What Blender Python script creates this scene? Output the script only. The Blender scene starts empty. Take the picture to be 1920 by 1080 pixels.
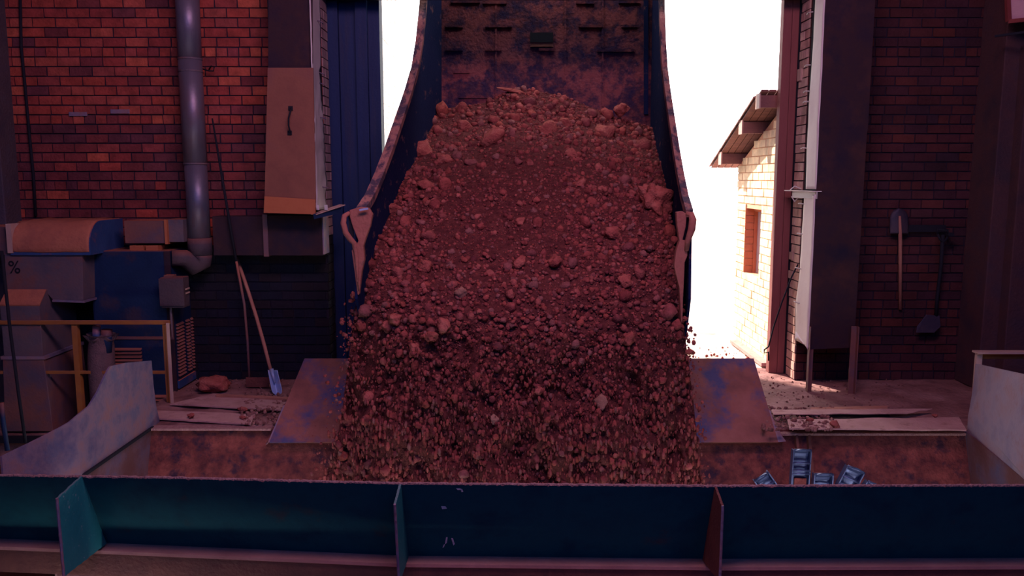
import bpy, bmesh, math, random
import numpy as np
from mathutils import Vector, noise, Matrix
random.seed(7)
rng = np.random.default_rng(11)
sc = bpy.context.scene
COL = sc.collection

# ------------------------------------------------------------------ camera, world, lights, exposure
CAMZ, F, PITCH = 2.1, 1535.0, math.radians(7.6)
cam = bpy.data.objects.new('camera', bpy.data.cameras.new('camera'))
COL.objects.link(cam)
cam.location = (0, 0, CAMZ)
cam.rotation_euler = (math.radians(90) - PITCH, 0, 0)
cam.data.sensor_width = 36
cam.data.lens = 36 * F / 1920
cam.data.clip_end = 300
sc.camera = cam

world = bpy.data.worlds.new('world')
sc.world = world
world.use_nodes = True
bg = world.node_tree.nodes['Background']
bg.inputs[0].default_value = (1.0, 0.97, 0.98, 1)
bg.inputs[1].default_value = 4.8


def lamp(name, kind, loc, target, energy, color, size=1, size_y=None):
    l = bpy.data.lights.new(name, kind)
    l.energy = energy
    l.color = color
    if kind == 'AREA':
        l.shape = 'RECTANGLE'
        l.size = size
        l.size_y = size_y or size
    else:
        l.angle = math.radians(size)
    o = bpy.data.objects.new(name, l)
    COL.objects.link(o)
    o.location = loc
    d = Vector(target) - Vector(loc)
    o.rotation_euler = d.to_track_quat('-Z', 'Y').to_euler()
    return o


lamp('sun', 'SUN', (-6, 17.5, 8), (0, 10, 0), 12.0, (1.0, 0.86, 0.72), 1.0)
lamp('key_warm', 'AREA', (0.4, 3.2, 5.8), (-0.9, 7.9, 2.0), 320, (1.0, 0.54, 0.74), 3.6, 1.6)  # added overhead key, an unseen area lamp under a closed ceiling
lamp('fill_cool', 'AREA', (0.5, -1.5, 5.7), (0.0, 6.5, 0.0), 250, (0.10, 0.27, 1.0), 7.0, 4.0)  # added blue fill for the shadows, unseen area lamp behind the camera

sc.view_settings.view_transform = 'Standard'
sc.view_settings.look = 'None'
sc.view_settings.exposure = 0.0
sc.view_settings.gamma = 1.0
sc.view_settings.use_curve_mapping = False

# ------------------------------------------------------------------ pixel to world helpers
CP, SP = math.cos(PITCH), math.sin(PITCH)


def ray(px, py):
    x, u = (px - 960) / F, (540 - py) / F
    return Vector((x, CP + u * SP, -SP + u * CP))


CO = Vector((0, 0, CAMZ))


def P(px, py, Y):
    r = ray(px, py)
    return CO + r * (Y / r.y)


def PZ(px, py, z):
    r = ray(px, py)
    return CO + r * ((z - CAMZ) / r.z)


def PX(px, py, X):
    r = ray(px, py)
    return CO + r * (X / r.x)


def lerp(a, b, t):
    return a + (b - a) * t


def table(tab):
    xs = [a for a, b in tab]
    ys = [b for a, b in tab]
    return lambda v: np.interp(v, xs, ys)


# ------------------------------------------------------------------ materials
def new_mat(name):
    m = bpy.data.materials.new(name)
    m.use_nodes = True
    nt = m.node_tree
    return m, nt, nt.nodes['Principled BSDF']


def mat(name, cols, scale=3.0, rough=0.85, metal=0.0, dust=0.0, dustcol=(0.27, 0.12, 0.10), bump=0.3,
        bscale=40.0, rnd=False, spec=0.3, patch=0.0, patchcol=None, pscale=2.0, pthr=0.55, lo=0.3, hi=0.7, stretch=(1, 1, 1)):
    m, nt, bs = new_mat(name)
    N, L = nt.nodes, nt.links
    geo = N.new('ShaderNodeNewGeometry')
    mp = N.new('ShaderNodeMapping')
    mp.inputs['Scale'].default_value = stretch
    L.new(geo.outputs['Position'], mp.inputs[0])
    pos = mp.outputs[0]
    nz = N.new('ShaderNodeTexNoise')
    nz.inputs['Scale'].default_value = scale
    nz.inputs['Detail'].default_value = 6
    nz.inputs['Roughness'].default_value = 0.62
    L.new(pos, nz.inputs['Vector'])
    ramp = N.new('ShaderNodeValToRGB')
    el = ramp.color_ramp.elements
    n = len(cols)
    for i, c in enumerate(cols):
        if i < 2:
            e = el[i]
        else:
            e = el.new(0.99)
    for i, c in enumerate(cols):
        el[i].color = (*c, 1)
    for i in range(n):
        el[n - 1 - i].position = (lo + (hi - lo) * (n - 1 - i) / max(1, n - 1)) if not rnd else (n - 1 - i) / max(1, n - 1)
    if rnd:
        oi = N.new('ShaderNodeObjectInfo')
        at = N.new('ShaderNodeAttribute')
        at.attribute_name = 'rnd'
        ad = N.new('ShaderNodeMath')
        ad.operation = 'ADD'
        L.new(oi.outputs['Random'], ad.inputs[0])
        L.new(at.outputs['Fac'], ad.inputs[1])
        fr = N.new('ShaderNodeMath')
        fr.operation = 'FRACT'
        L.new(ad.outputs[0], fr.inputs[0])
        L.new(fr.outputs[0], ramp.inputs[0])
        mx = N.new('ShaderNodeMix')
        mx.data_type = 'RGBA'
        mx.blend_type = 'MULTIPLY'
        mx.inputs[0].default_value = 0.8
        r2 = N.new('ShaderNodeMapRange')
        r2.inputs[1].default_value = 0.3
        r2.inputs[2].default_value = 0.7
        r2.inputs[3].default_value = 0.5
        r2.inputs[4].default_value = 1.3
        L.new(nz.outputs[0], r2.inputs[0])
        L.new(ramp.outputs[0], mx.inputs[6])
        L.new(r2.outputs[0], mx.inputs[7])
        col = mx.outputs[2]
    else:
        L.new(nz.outputs[0], ramp.inputs[0])
        col = ramp.outputs[0]
    if patch > 0:
        pn = N.new('ShaderNodeTexNoise')
        pn.inputs['Scale'].default_value = pscale
        pn.inputs['Detail'].default_value = 5
        pn.inputs['Roughness'].default_value = 0.65
        of = N.new('ShaderNodeVectorMath')
        of.inputs[1].default_value = (7.3, 2.1, 5.5)
        L.new(pos, of.inputs[0])
        L.new(of.outputs[0], pn.inputs['Vector'])
        pr = N.new('ShaderNodeMapRange')
        pr.inputs[1].default_value = pthr - 0.06
        pr.inputs[2].default_value = pthr + 0.06
        pr.inputs[4].default_value = patch
        L.new(pn.outputs[0], pr.inputs[0])
        mx = N.new('ShaderNodeMix')
        mx.data_type = 'RGBA'
        L.new(pr.outputs[0], mx.inputs[0])
        L.new(col, mx.inputs[6])
        mx.inputs[7].default_value = (*patchcol, 1)
        col = mx.outputs[2]
    if dust > 0:
        sp = N.new('ShaderNodeSeparateXYZ')
        L.new(geo.outputs['Normal'], sp.inputs[0])
        mr = N.new('ShaderNodeMapRange')
        mr.inputs[1].default_value = 0.25
        mr.inputs[2].default_value = 0.85
        mr.inputs[4].default_value = dust
        L.new(sp.outputs[2], mr.inputs[0])
        mx = N.new('ShaderNodeMix')
        mx.data_type = 'RGBA'
        L.new(mr.outputs[0], mx.inputs[0])
        L.new(col, mx.inputs[6])
        mx.inputs[7].default_value = (*dustcol, 1)
        col = mx.outputs[2]
    L.new(col, bs.inputs['Base Color'])
    bs.inputs['Roughness'].default_value = rough
    bs.inputs['Metallic'].default_value = metal
    bs.inputs['Specular IOR Level'].default_value = spec
    if bump > 0:
        bn = N.new('ShaderNodeTexNoise')
        bn.inputs['Scale'].default_value = bscale
        bn.inputs['Detail'].default_value = 4
        L.new(geo.outputs['Position'], bn.inputs['Vector'])
        bu = N.new('ShaderNodeBump')
        bu.inputs['Strength'].default_value = bump
        bu.inputs['Distance'].default_value = 0.02
        L.new(bn.outputs[0], bu.inputs['Height'])
        L.new(bu.outputs[0], bs.inputs['Normal'])
    return m


DUST = (0.36, 0.15, 0.13)
M = {}
M['brick_red'] = mat('brick_red', [(0.24, .035, .034), (.30, .045, .036), (.37, .058, .036), (.28, .05, .045), (.46, .09, .05), (.20, .038, .045), (.33, .05, .035)], rnd=True, scale=9, bump=.4)
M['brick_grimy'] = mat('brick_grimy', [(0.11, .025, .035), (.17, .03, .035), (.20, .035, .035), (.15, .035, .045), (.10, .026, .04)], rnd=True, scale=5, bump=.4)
M['brick_jamb_lit'] = mat('brick_jamb_lit', [(.26, .17, .20), (.32, .20, .22), (.22, .13, .16)], rnd=True, scale=5, bump=.3)  # red jamb bricks greyed: bluish doorway light put into the colour
M['brick_navy'] = mat('brick_navy', [(.003, .005, .018), (.006, .006, .020), (.012, .006, .012)], rnd=True, scale=5, bump=.3)  # near-black navy bricks, lowest courses of the left wall and jamb
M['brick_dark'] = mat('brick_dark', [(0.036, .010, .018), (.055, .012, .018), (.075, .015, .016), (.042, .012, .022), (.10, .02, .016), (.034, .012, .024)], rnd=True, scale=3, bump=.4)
M['brick_pale'] = mat('brick_pale', [(.55, .32, .28), (.62, .40, .34), (.50, .26, .22)], rnd=True, scale=5, bump=.3, dust=.5)
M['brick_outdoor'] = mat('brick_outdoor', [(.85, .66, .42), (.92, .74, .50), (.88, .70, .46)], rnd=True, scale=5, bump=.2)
M['mortar_white'] = mat('mortar_white', [(.75, .68, .62), (.8, .72, .66)], scale=4)
M['brick_white'] = mat('brick_white', [(.86, .80, .74), (.90, .86, .80)], rnd=True, scale=4, bump=.2)
M['mortar'] = mat('mortar', [(.010, .008, .024), (.020, .011, .026)], scale=6)
M['mortar_pale'] = mat('mortar_pale', [(.66, .36, .22), (.72, .42, .27)], scale=6)
M['mortar_mid'] = mat('mortar_mid', [(.20, .10, .11), (.26, .13, .13)], scale=6)
M['plaster'] = mat('plaster', [(.03, .03, .055), (.05, .04, .06)], scale=2)
M['floor_dust'] = mat('floor_dust', [(.16, .065, .06), (.25, .115, .11), (.36, .19, .18)], scale=2.5, bump=.7, bscale=25, patch=.6, patchcol=(.09, .035, .04), pscale=5, pthr=.6)
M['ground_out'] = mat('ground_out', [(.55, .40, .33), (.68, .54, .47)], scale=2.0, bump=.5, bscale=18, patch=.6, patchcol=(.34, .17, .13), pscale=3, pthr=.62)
M['soil'] = mat('soil', [(.06, .015, .018), (.11, .028, .028), (.16, .044, .04)], scale=18, bump=1.0, bscale=80, rough=.95, spec=.1)
STC = [(.18, .045, .036), (.25, .066, .048), (.32, .088, .06), (.20, .052, .045), (.30, .08, .05), (.13, .035, .034), (.36, .12, .08), (.24, .062, .05), (.25, .115, .085), (.16, .045, .04)]
STC = [(r_, g_ * .86, b_ * 1.08) for r_, g_, b_ in STC]
M['stone'] = mat('stone', STC, rnd=True, scale=16, bump=.6, bscale=60, rough=.95, spec=.1)
M['stone_big'] = mat('stone_big', [(.20, .046, .042), (.32, .085, .07), (.40, .135, .105)], scale=9, bump=.9, bscale=45, rough=.95, spec=.1)
M['stone_tan'] = mat('stone_tan', [(.26, .12, .09), (.34, .18, .13)], scale=9, bump=.6, bscale=50, rough=.95, spec=.1)
M['pebble_floor'] = mat('pebble_floor', [(.14, .05, .045), (.24, .10, .09), (.34, .17, .15)], rnd=True, scale=16, bump=.4, dust=.4)
M['green_steel'] = mat('green_steel', [(.004, .050, .075), (.005, .080, .100), (.005, .062, .085)], scale=4, rough=.85, bump=.12, spec=.12, dust=.6, patch=.55, patchcol=(.07, .035, .03), pscale=2.2, pthr=.70)
M['green_lit'] = mat('green_lit', [(.01, .15, .18), (.015, .19, .21)], scale=5, rough=.6, bump=.15, dust=.3, patch=.7, patchcol=(.30, .38, .42), pscale=34, pthr=.68)  # lighter copy of the green steel: light on the gusset faces, plus pale specks
M['flange_dust'] = mat('flange_dust', [(.36, .16, .14), (.46, .22, .19)], scale=4, bump=.3)
M['dust_crust'] = mat('dust_crust', [(.30, .14, .14), (.46, .25, .24)], scale=30, bump=1, bscale=90)
M['rust'] = mat('rust', [(.055, .015, .022), (.125, .032, .032), (.21, .055, .05)], scale=9, rough=.9, spec=.1, bump=.7, patch=.8, patchcol=(.018, .012, .032), pscale=6, pthr=.58)
M['rust_plain'] = mat('rust_plain', [(.10, .03, .03), (.16, .05, .04)], scale=6, rough=.8, bump=.4)
M['galv'] = mat('galv', [(.10, .09, .20), (.24, .17, .25), (.33, .16, .17)], scale=5, rough=.55, metal=.3, bump=.2, patch=.6, patchcol=(.10, .13, .27), pscale=5, pthr=.58)
M['galv_right'] = mat('galv_right', [(.26, .22, .34), (.36, .28, .38), (.38, .24, .28)], scale=4, rough=.55, metal=.2, bump=.2, patch=.4, patchcol=(.30, .15, .14), pscale=9, pthr=.62)
M['side_rust'] = mat('side_rust', [(.10, .09, .18), (.17, .09, .12), (.14, .05, .06)], scale=3, rough=.6, metal=.2, bump=.2, patch=.7, patchcol=(.13, .05, .05), pscale=2.5, pthr=.5)
M['apron'] = mat('apron', [(.15, .048, .05), (.23, .075, .065), (.28, .10, .09)], scale=4, rough=.65, bump=.25, patch=.85, patchcol=(.035, .05, .17), pscale=1.9, pthr=.56)
M['blue_steel'] = mat('blue_steel', [(.002, .010, .060), (.004, .018, .085)], scale=2, rough=.6, bump=.1, stretch=(5, 5, .4), patch=.5, patchcol=(.02, .02, .055), pscale=2, pthr=.6)
M['blue_paint'] = mat('blue_paint', [(.004, .014, .055), (.006, .022, .08)], scale=3, rough=.6, bump=.15, dust=.9, dustcol=(.32, .10, .06), patch=.6, patchcol=(.06, .03, .04), pscale=2.5, pthr=.60)
M['blue_bright'] = mat('blue_bright', [(.02, .05, .16), (.03, .07, .20)], scale=3, rough=.55, bump=.15, dust=1, dustcol=(.42, .12, .07), patch=.6, patchcol=(.24, .10, .09), pscale=4, pthr=.60)
M['dust_thick'] = mat('dust_thick', [(.36, .11, .07), (.44, .15, .09)], scale=4, bump=.4, bscale=30, patch=.5, patchcol=(.28, .09, .07), pscale=6)
M['duct_grey'] = mat('duct_grey', [(.075, .065, .10), (.12, .085, .11), (.16, .09, .10)], scale=4, rough=.7, metal=.1, bump=.15, dust=.9, dustcol=(.38, .12, .08), patch=.55, patchcol=(.22, .075, .055), pscale=2.6, pthr=.58)
M['box_dark'] = mat('box_dark', [(.05, .035, .055), (.08, .045, .055)], scale=4, rough=.7, dust=.8, dustcol=(.25, .09, .07))
M['duct_rusty'] = mat('duct_rusty', [(.10, .06, .08), (.17, .07, .065), (.22, .08, .06)], scale=2.5, rough=.65, bump=.15, dust=.9, dustcol=(.42, .13, .08), patch=.4, patchcol=(.06, .06, .12), pscale=3)
M['pipe'] = mat('pipe', [(.11, .11, .17), (.18, .15, .21), (.15, .12, .16)], scale=3, rough=.45, metal=.5, bump=.06, spec=.4, patch=.4, patchcol=(.20, .09, .09), pscale=3, stretch=(1, 1, .5))
M['clad_dust'] = mat('clad_dust', [(.17, .058, .045), (.22, .08, .055), (.19, .07, .06)], scale=2.5, rough=.8, bump=.15)
M['clad_dark'] = mat('clad_dark', [(.012, .012, .030), (.038, .018, .024), (.022, .014, .03)], scale=2, rough=.8, spec=.15, bump=.15, patch=.6, patchcol=(.075, .03, .026), pscale=1.7, pthr=.56)
M['clad_strip'] = mat('clad_strip', [(.36, .10, .045), (.42, .13, .06)], scale=4, bump=.1)
M['sheet_light'] = mat('sheet_light', [(.50, .44, .46), (.60, .52, .52)], scale=2, rough=.5, metal=.2, bump=.12, bscale=12)
M['sheet_right'] = mat('sheet_right', [(.70, .58, .58), (.78, .66, .64)], scale=2, rough=.6, metal=0, bump=.12, bscale=12)
M['black'] = mat('black', [(.006, .006, .014), (.010, .009, .018)], scale=6, bump=.1)
M['red_steel'] = mat('red_steel', [(.19, .055, .055), (.24, .075, .07)], scale=3, rough=.7, bump=.15, stretch=(4, 4, .5))
M['concrete'] = mat('concrete', [(.045, .035, .055), (.07, .045, .06), (.06, .05, .08)], scale=3, bump=.4)
M['concrete_red'] = mat('concrete_red', [(.04, .022, .035), (.075, .03, .035), (.05, .028, .045)], scale=2.2, bump=.4)
M['yellow'] = mat('yellow', [(.26, .085, .025), (.33, .12, .03)], scale=5, rough=.6, bump=.15, dust=.5, dustcol=(.42, .2, .14), patch=.5, patchcol=(.26, .09, .05), pscale=6)
M['rail_pale'] = mat('rail_pale', [(.42, .26, .22), (.5, .33, .28)], scale=5, rough=.6, bump=.15)
M['wood'] = mat('wood', [(.30, .12, .09), (.42, .18, .13)], scale=6, rough=.7, bump=.2, stretch=(1, 1, .3))
M['wood_dark'] = mat('wood_dark', [(.12, .05, .04), (.18, .07, .045)], scale=6, rough=.7, bump=.2, stretch=(1, 1, .3))
M['wood_roof'] = mat('wood_roof', [(.16, .07, .07), (.26, .12, .10)], scale=6, rough=.8, bump=.3, stretch=(.3, 4, 1))
M['wood_orange'] = mat('wood_orange', [(.44, .13, .07), (.50, .17, .09)], scale=6, rough=.8, bump=.2)
M['board'] = mat('board', [(.38, .20, .19), (.50, .29, .27)], scale=5, rough=.85, bump=.4, patch=.6, patchcol=(.22, .10, .09), pscale=9, pthr=.62)
M['blade_blue'] = mat('blade_blue', [(.25, .36, .62), (.34, .44, .70)], scale=8, rough=.45, metal=.2, bump=.1, patch=.7, patchcol=(.42, .36, .45), pscale=14)
M['blade_dark'] = mat('blade_dark', [(.035, .03, .06), (.08, .05, .07)], scale=8, rough=.6, metal=.3, bump=.15)
M['paddle'] = mat('paddle', [(.05, .07, .17), (.08, .10, .22)], scale=6, rough=.32, metal=.5, spec=.6, bump=.05)
M['bed_steel'] = mat('bed_steel', [(.014, .012, .048), (.05, .02, .042), (.15, .04, .045)], scale=11, rough=.9, spec=.1, bump=.6, bscale=30, patch=.75, patchcol=(.22, .056, .06), pscale=4.5, pthr=.53)
M['bed_side'] = mat('bed_side', [(.006, .010, .045), (.010, .014, .055)], scale=3, rough=.9, spec=.06, bump=.2, patch=.8, patchcol=(.20, .09, .09), pscale=9, pthr=.66, stretch=(1, .5, 1))
M['bed_rim'] = mat('bed_rim', [(.22, .085, .08), (.34, .15, .13)], scale=9, rough=.8, bump=.4, patch=.9, patchcol=(.025, .02, .05), pscale=12, pthr=.50, stretch=(1, .5, .5))
M['lug'] = mat('lug', [(.25, .075, .065), (.33, .115, .09)], scale=7, rough=.8, bump=.4, patch=.6, patchcol=(.10, .05, .06), pscale=18, pthr=.63)
M['tyre'] = mat('tyre', [(.015, .013, .016), (.03, .02, .02)], scale=6, rough=.9)
M['sack'] = mat('sack', [(.10, .06, .075), (.17, .09, .10)], scale=12, rough=.95, bump=.5, bscale=70)
M['sign_red'] = mat('sign_red', [(.17, .03, .03), (.22, .04, .035)], scale=4)
M['sign_face'] = mat('sign_face', [(.45, .25, .29), (.55, .30, .32)], scale=5, patch=.5, patchcol=(.34, .26, .34), pscale=6)
M['tile'] = mat('tile', [(.20, .10, .10), (.28, .14, .12)], scale=8, bump=.3, rnd=True)
M['frost'] = mat('frost', [(.42, .33, .42), (.50, .40, .46)], scale=3, rough=.3)


# ------------------------------------------------------------------ mesh helpers
class MB:
    def __init__(s):
        s.v, s.f = [], []

    def add(s, verts, faces):
        o = len(s.v)
        s.v += [Vector(p) for p in verts]
        s.f += [[i + o for i in f] for f in faces]
        return s

    def box(s, x0, x1, y0, y1, z0, z1):
        vs = [(x, y, z) for z in (z0, z1) for y in (y0, y1) for x in (x0, x1)]
        return s.add(vs, [(0, 2, 3, 1), (4, 5, 7, 6), (0, 1, 5, 4), (2, 6, 7, 3), (0, 4, 6, 2), (1, 3, 7, 5)])

    def bar(s, a, b, w, h, up=(0, 0, 1)):
        a, b = Vector(a), Vector(b)
        d = (b - a).normalized()
        u = Vector(up)
        r = d.cross(u)
        if r.length < 1e-4:
            r = d.cross(Vector((1, 0, 0)))
        r.normalize()
        u = r.cross(d).normalized()
        vs = []
        for p in (a, b):
            for i, j in ((-1, -1), (1, -1), (1, 1), (-1, 1)):
                vs.append(p + r * (i * w / 2) + u * (j * h / 2))
        return s.add(vs, [(0, 1, 2, 3), (7, 6, 5, 4), (0, 4, 5, 1), (1, 5, 6, 2), (2, 6, 7, 3), (3, 7, 4, 0)])

    def prism(s, pts, off):
        """closed polygon pts (3D) extruded by vector off"""
        off = Vector(off)
        n = len(pts)
        vs = [Vector(p) for p in pts] + [Vector(p) + off for p in pts]
        fs = [tuple(range(n))[::-1], tuple(range(n, 2 * n))]
        for i in range(n):
            j = (i + 1) % n
            fs.append((i, j, n + j, n + i))
        return s.add(vs, fs)

    def tube(s, pts, r, seg=10, caps=True):
        pts = [Vector(p) for p in pts]
        n = len(pts)
        rs = r if isinstance(r, (list, tuple)) else [r] * n
        vs, fs = [], []
        ref = None
        for i, p in enumerate(pts):
            d = (pts[min(i + 1, n - 1)] - pts[max(i - 1, 0)]).normalized()
            if ref is None:
                ref = Vector((0, 0, 1)) if abs(d.z) < .9 else Vector((0, 1, 0))
            a = (ref - d * ref.dot(d)).normalized()
            b = d.cross(a)
            ref = a
            for k in range(seg):
                t = 2 * math.pi * k / seg
                vs.append(p + (a * math.cos(t) + b * math.sin(t)) * rs[i])
        for i in range(n - 1):
            for k in range(seg):
                k2 = (k + 1) % seg
                fs.append((i * seg + k, i * seg + k2, (i + 1) * seg + k2, (i + 1) * seg + k))
        if caps:
            fs.append(tuple(range(seg))[::-1])
            fs.append(tuple(range((n - 1) * seg, n * seg)))
        return s.add(vs, fs)

    def grid(s, fn, nu, nv):
        vs = [fn(i / nu, j / nv) for j in range(nv + 1) for i in range(nu + 1)]
        fs = [(j * (nu + 1) + i, j * (nu + 1) + i + 1, (j + 1) * (nu + 1) + i + 1, (j + 1) * (nu + 1) + i) for j in range(nv) for i in range(nu)]
        return s.add(vs, fs)

    def sheet(s, fn, nu, nv, off):
        """thick grid"""
        off = Vector(off)
        o = len(s.v)
        s.grid(fn, nu, nv)
        s.grid(lambda u, v: Vector(fn(u, v)) + off, nu, nv)
        m = (nu + 1) * (nv + 1)
        w = nu + 1
        e = []
        e += [(i, i + 1) for i in range(nu)]
        e += [(nv * w + i + 1, nv * w + i) for i in range(nu)]
        e += [((j + 1) * w, j * w) for j in range(nv)]
        e += [(j * w + nu, (j + 1) * w + nu) for j in range(nv)]
        s.f += [[o + b, o + a, o + m + a, o + m + b] for a, b in e]
        return s

    def build(s, name, m, parent=None, smooth=False, bevel=0, fixn=True):
        me = bpy.data.meshes.new(name)
        off = world_loc(parent) if parent else Vector((0, 0, 0))
        me.from_pydata([tuple(p - off) for p in s.v], [], s.f)
        if fixn or bevel:
            bm = bmesh.new()
            bm.from_mesh(me)
            bmesh.ops.recalc_face_normals(bm, faces=bm.faces)
            bm.to_mesh(me)
            bm.free()
        if isinstance(m, (list, tuple)):
            for q in m:
                me.materials.append(q)
        else:
            me.materials.append(m)
        o = bpy.data.objects.new(name, me)
        COL.objects.link(o)
        if parent:
            o.parent = parent
        if bevel:
            b = o.modifiers.new('bevel', 'BEVEL')
            b.width = bevel
            b.segments = 2
            b.limit_method = 'ANGLE'
        if smooth:
            me.polygons.foreach_set('use_smooth', [True] * len(me.polygons))
        return o


def world_loc(o):
    v = Vector((0, 0, 0))
    while o:
        v = v + o.location
        o = o.parent
    return v


def tag(o, label=None, cat=None, group=None, kind=None):
    if label: o['label'] = label
    if cat: o['category'] = cat
    if group: o['group'] = group
    if kind: o['kind'] = kind
    return o


def thing(name, loc, label, cat, group=None):
    o = bpy.data.objects.new(name, None)
    o.empty_display_size = .1
    COL.objects.link(o)
    o.location = loc
    return tag(o, label, cat, group)


def struct(o):
    o['kind'] = 'structure'
    return o


def set_rnd(me, vals):
    a = me.attributes.new('rnd', 'FLOAT', 'POINT')
    a.data.foreach_set('value', vals)


# ------------------------------------------------------------------ bricks
def brick_mesh(name, L, H, T, m):
    j = lambda a: random.uniform(-a, a)
    b = MB()
    x, z = L / 2, H / 2
    vs = []
    for yy, k in ((0.0, 1.0), (-T, 0.985)):
        for (sx, sz) in ((-1, -1), (1, -1), (1, 1), (-1, 1)):
            vs.append((sx * x * k + j(.0018), yy + j(.0012), sz * z * k + j(.0018)))
    b.add(vs, [(0, 1, 2, 3), (7, 6, 5, 4), (0, 4, 5, 1), (1, 5, 6, 2), (2, 6, 7, 3), (3, 7, 4, 0)])
    me = bpy.data.meshes.new(name)
    me.from_pydata([tuple(p) for p in b.v], [], b.f)
    me.materials.append(m)
    return me


COURSE = 0.0945
HDR0 = 3.33


def brickwork(parent, O, ang, U, Z, matfn, prio, cap=300, course=COURSE, length=.227, out=.012, skip=None, hole=None, hdr=True, joint=.011):
    """lay bricks along direction ang (rotation about z) starting at O; face looks to local -y"""
    ca, sa = math.cos(ang), math.sin(ang)
    cells = []
    r0 = int(math.floor(Z[0] / course)) - 1
    r1 = int(math.ceil(Z[1] / course)) + 1
    hrow = int(round(HDR0 / course))
    for r in range(r0, r1):
        zc = (r + .5) * course
        z0, z1 = max(Z[0], zc - course / 2), min(Z[1], zc + course / 2)
        if z1 - z0 < .02: continue
        isH = hdr and (r - hrow) % 7 == 0
        l = length / 2 if isH else length
        off = (0 if isH else (length / 2 if r % 2 else 0)) + random.uniform(-.012, .012)
        k0 = int((U[0] - off) / l) - 2
        u = k0 * l + off
        while u < U[1]:
            a, b = max(u, U[0]), min(u + l, U[1])
            segs = [(a, b)]
            if hole and hole[2] - .02 < (z0 + z1) / 2 < hole[3] + .02:
                segs = [(a, min(b, hole[0])), (max(a, hole[1]), b)]
            for a, b in segs:
                if b - a > .03:
                    cells.append(((a + b) / 2, (z0 + z1) / 2, b - a, z1 - z0))
            u += l
    if skip:
        cells = [c for c in cells if not skip(c[0], c[1])]
    cells.sort(key=lambda c: prio(c[0], c[1]), reverse=True)
    meshes = {}
    lib = {}
    stuff = {}
    for i, (u, z, w, h) in enumerate(cells):
        m = matfn(u, z)
        x, y = O[0] + ca * u, O[1] + sa * u
        jit = random.uniform(-.004, .004)
        if i < cap:
            kind = (m.name, 'h' if w < length * .7 else 's', random.randrange(4))
            if kind not in lib:
                L = (length / 2 if kind[1] == 'h' else length) - joint
                lib[kind] = (brick_mesh('brick', L, course - joint, out + .02, m), L)
            me, L = lib[kind]
            o = bpy.data.objects.new('brick', me)
            COL.objects.link(o)
            o.parent = parent
            po = world_loc(parent)
            o.location = (x + sa * (-.02 + 0) - po.x, y - ca * (-.02) - po.y, z - po.z)
            o.location.x += -sa * (-jit)
            o.location.y += ca * (-jit)
            o.rotation_euler = (0, 0, ang)
            o.scale = ((w - joint) / L, 1, (h - joint) / (course - joint))
        else:
            sb, rv = stuff.setdefault(m.name, (MB(), []))
            n0 = len(sb.v)
            hw, hh = (w - joint) / 2, (h - joint) / 2
            vs = []
            for yy in (.02, -out):
                for (sx, sz) in ((-1, -1), (1, -1), (1, 1), (-1, 1)):
                    uu = u + sx * hw
                    yo = yy + (jit if yy < 0 else 0)
                    vs.append((O[0] + ca * uu - sa * yo, O[1] + sa * uu + ca * yo, z + sz * hh))
            sb.add(vs, [(7, 6, 5, 4), (0, 4, 5, 1), (1, 5, 6, 2), (2, 6, 7, 3), (3, 7, 4, 0)])
            rv += [random.random()] * 8
    for mn, (sb, rv) in stuff.items():
        o = sb.build('brickwork', M[mn], parent, fixn=False)
        set_rnd(o.data, rv)
        o['kind'] = 'stuff'
    return len(cells)


WY = 8.43          # inner face of the back wall
JL, JR = -1.90, 2.97   # door jambs

# left part of the back wall
wl = struct(MB().box(-6.5, JL - .012, WY, WY + .3, -1.0, 6.0).build('wall_back_left', M['mortar']))


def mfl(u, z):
    if z < 1.40: return M['brick_navy']
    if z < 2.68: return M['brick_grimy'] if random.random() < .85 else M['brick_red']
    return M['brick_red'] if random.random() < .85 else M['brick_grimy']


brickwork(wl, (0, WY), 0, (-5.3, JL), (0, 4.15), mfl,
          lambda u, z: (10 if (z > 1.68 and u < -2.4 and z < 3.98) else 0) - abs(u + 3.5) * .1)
# reveal bricks of the left jamb, facing the doorway (+x)
brickwork(wl, (JL - .012, WY), math.radians(90), (0, .27), (0, 4.15), lambda u, z: M['brick_jamb_lit'] if z > 1.5 else M['brick_navy'], lambda u, z: -abs(z - 2), cap=0)

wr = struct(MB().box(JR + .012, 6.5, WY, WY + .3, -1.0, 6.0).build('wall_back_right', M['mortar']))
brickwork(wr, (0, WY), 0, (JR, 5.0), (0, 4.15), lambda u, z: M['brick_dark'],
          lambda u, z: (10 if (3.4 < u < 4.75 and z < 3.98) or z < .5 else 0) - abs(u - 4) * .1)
# reveal bricks of the right jamb, facing the doorway (-x)
brickwork(wr, (JR + .012, WY + .27), math.radians(-90), (0, .27), (0, 4.15), lambda u, z: M['brick_pale'], lambda u, z: z, cap=90)
struct(MB().box(JL - .3, JR + .3, WY + .005, WY + .31, 3.92, 6.0).build('wall_back_lintel', M['mortar']))
struct(MB().box(-6.5, -6.4, -4, WY, -1, 6).build('wall_left', M['plaster']))
struct(MB().box(6.4, 6.5, -4, WY, -1, 6).build('wall_right', M['plaster']))
struct(MB().box(-6.5, 6.5, -4.1, -4, -1, 6).build('wall_rear', M['plaster']))
struct(MB().box(-6.5, 6.5, -4.1, WY + .3, 6, 6.1).build('ceiling', M['plaster']))

# ------------------------------------------------------------------ floors
def bumpy(x, y, a=.012, s=3.0):
    return a * noise.fractal(Vector((x * s, y * s, 3.3)), 1.0, 2.0, 4)


def floor_part(name, x0, x1, y0, y1, z, m, nu=60, nv=30, a=.012, thick=.3):
    b = MB().sheet(lambda u, v: Vector((lerp(x0, x1, u), lerp(y0, y1, v), z + bumpy(lerp(x0, x1, u), lerp(y0, y1, v), a))), nu, nv, (0, 0, -thick))
    return struct(b.build(name, m, smooth=False))


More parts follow.
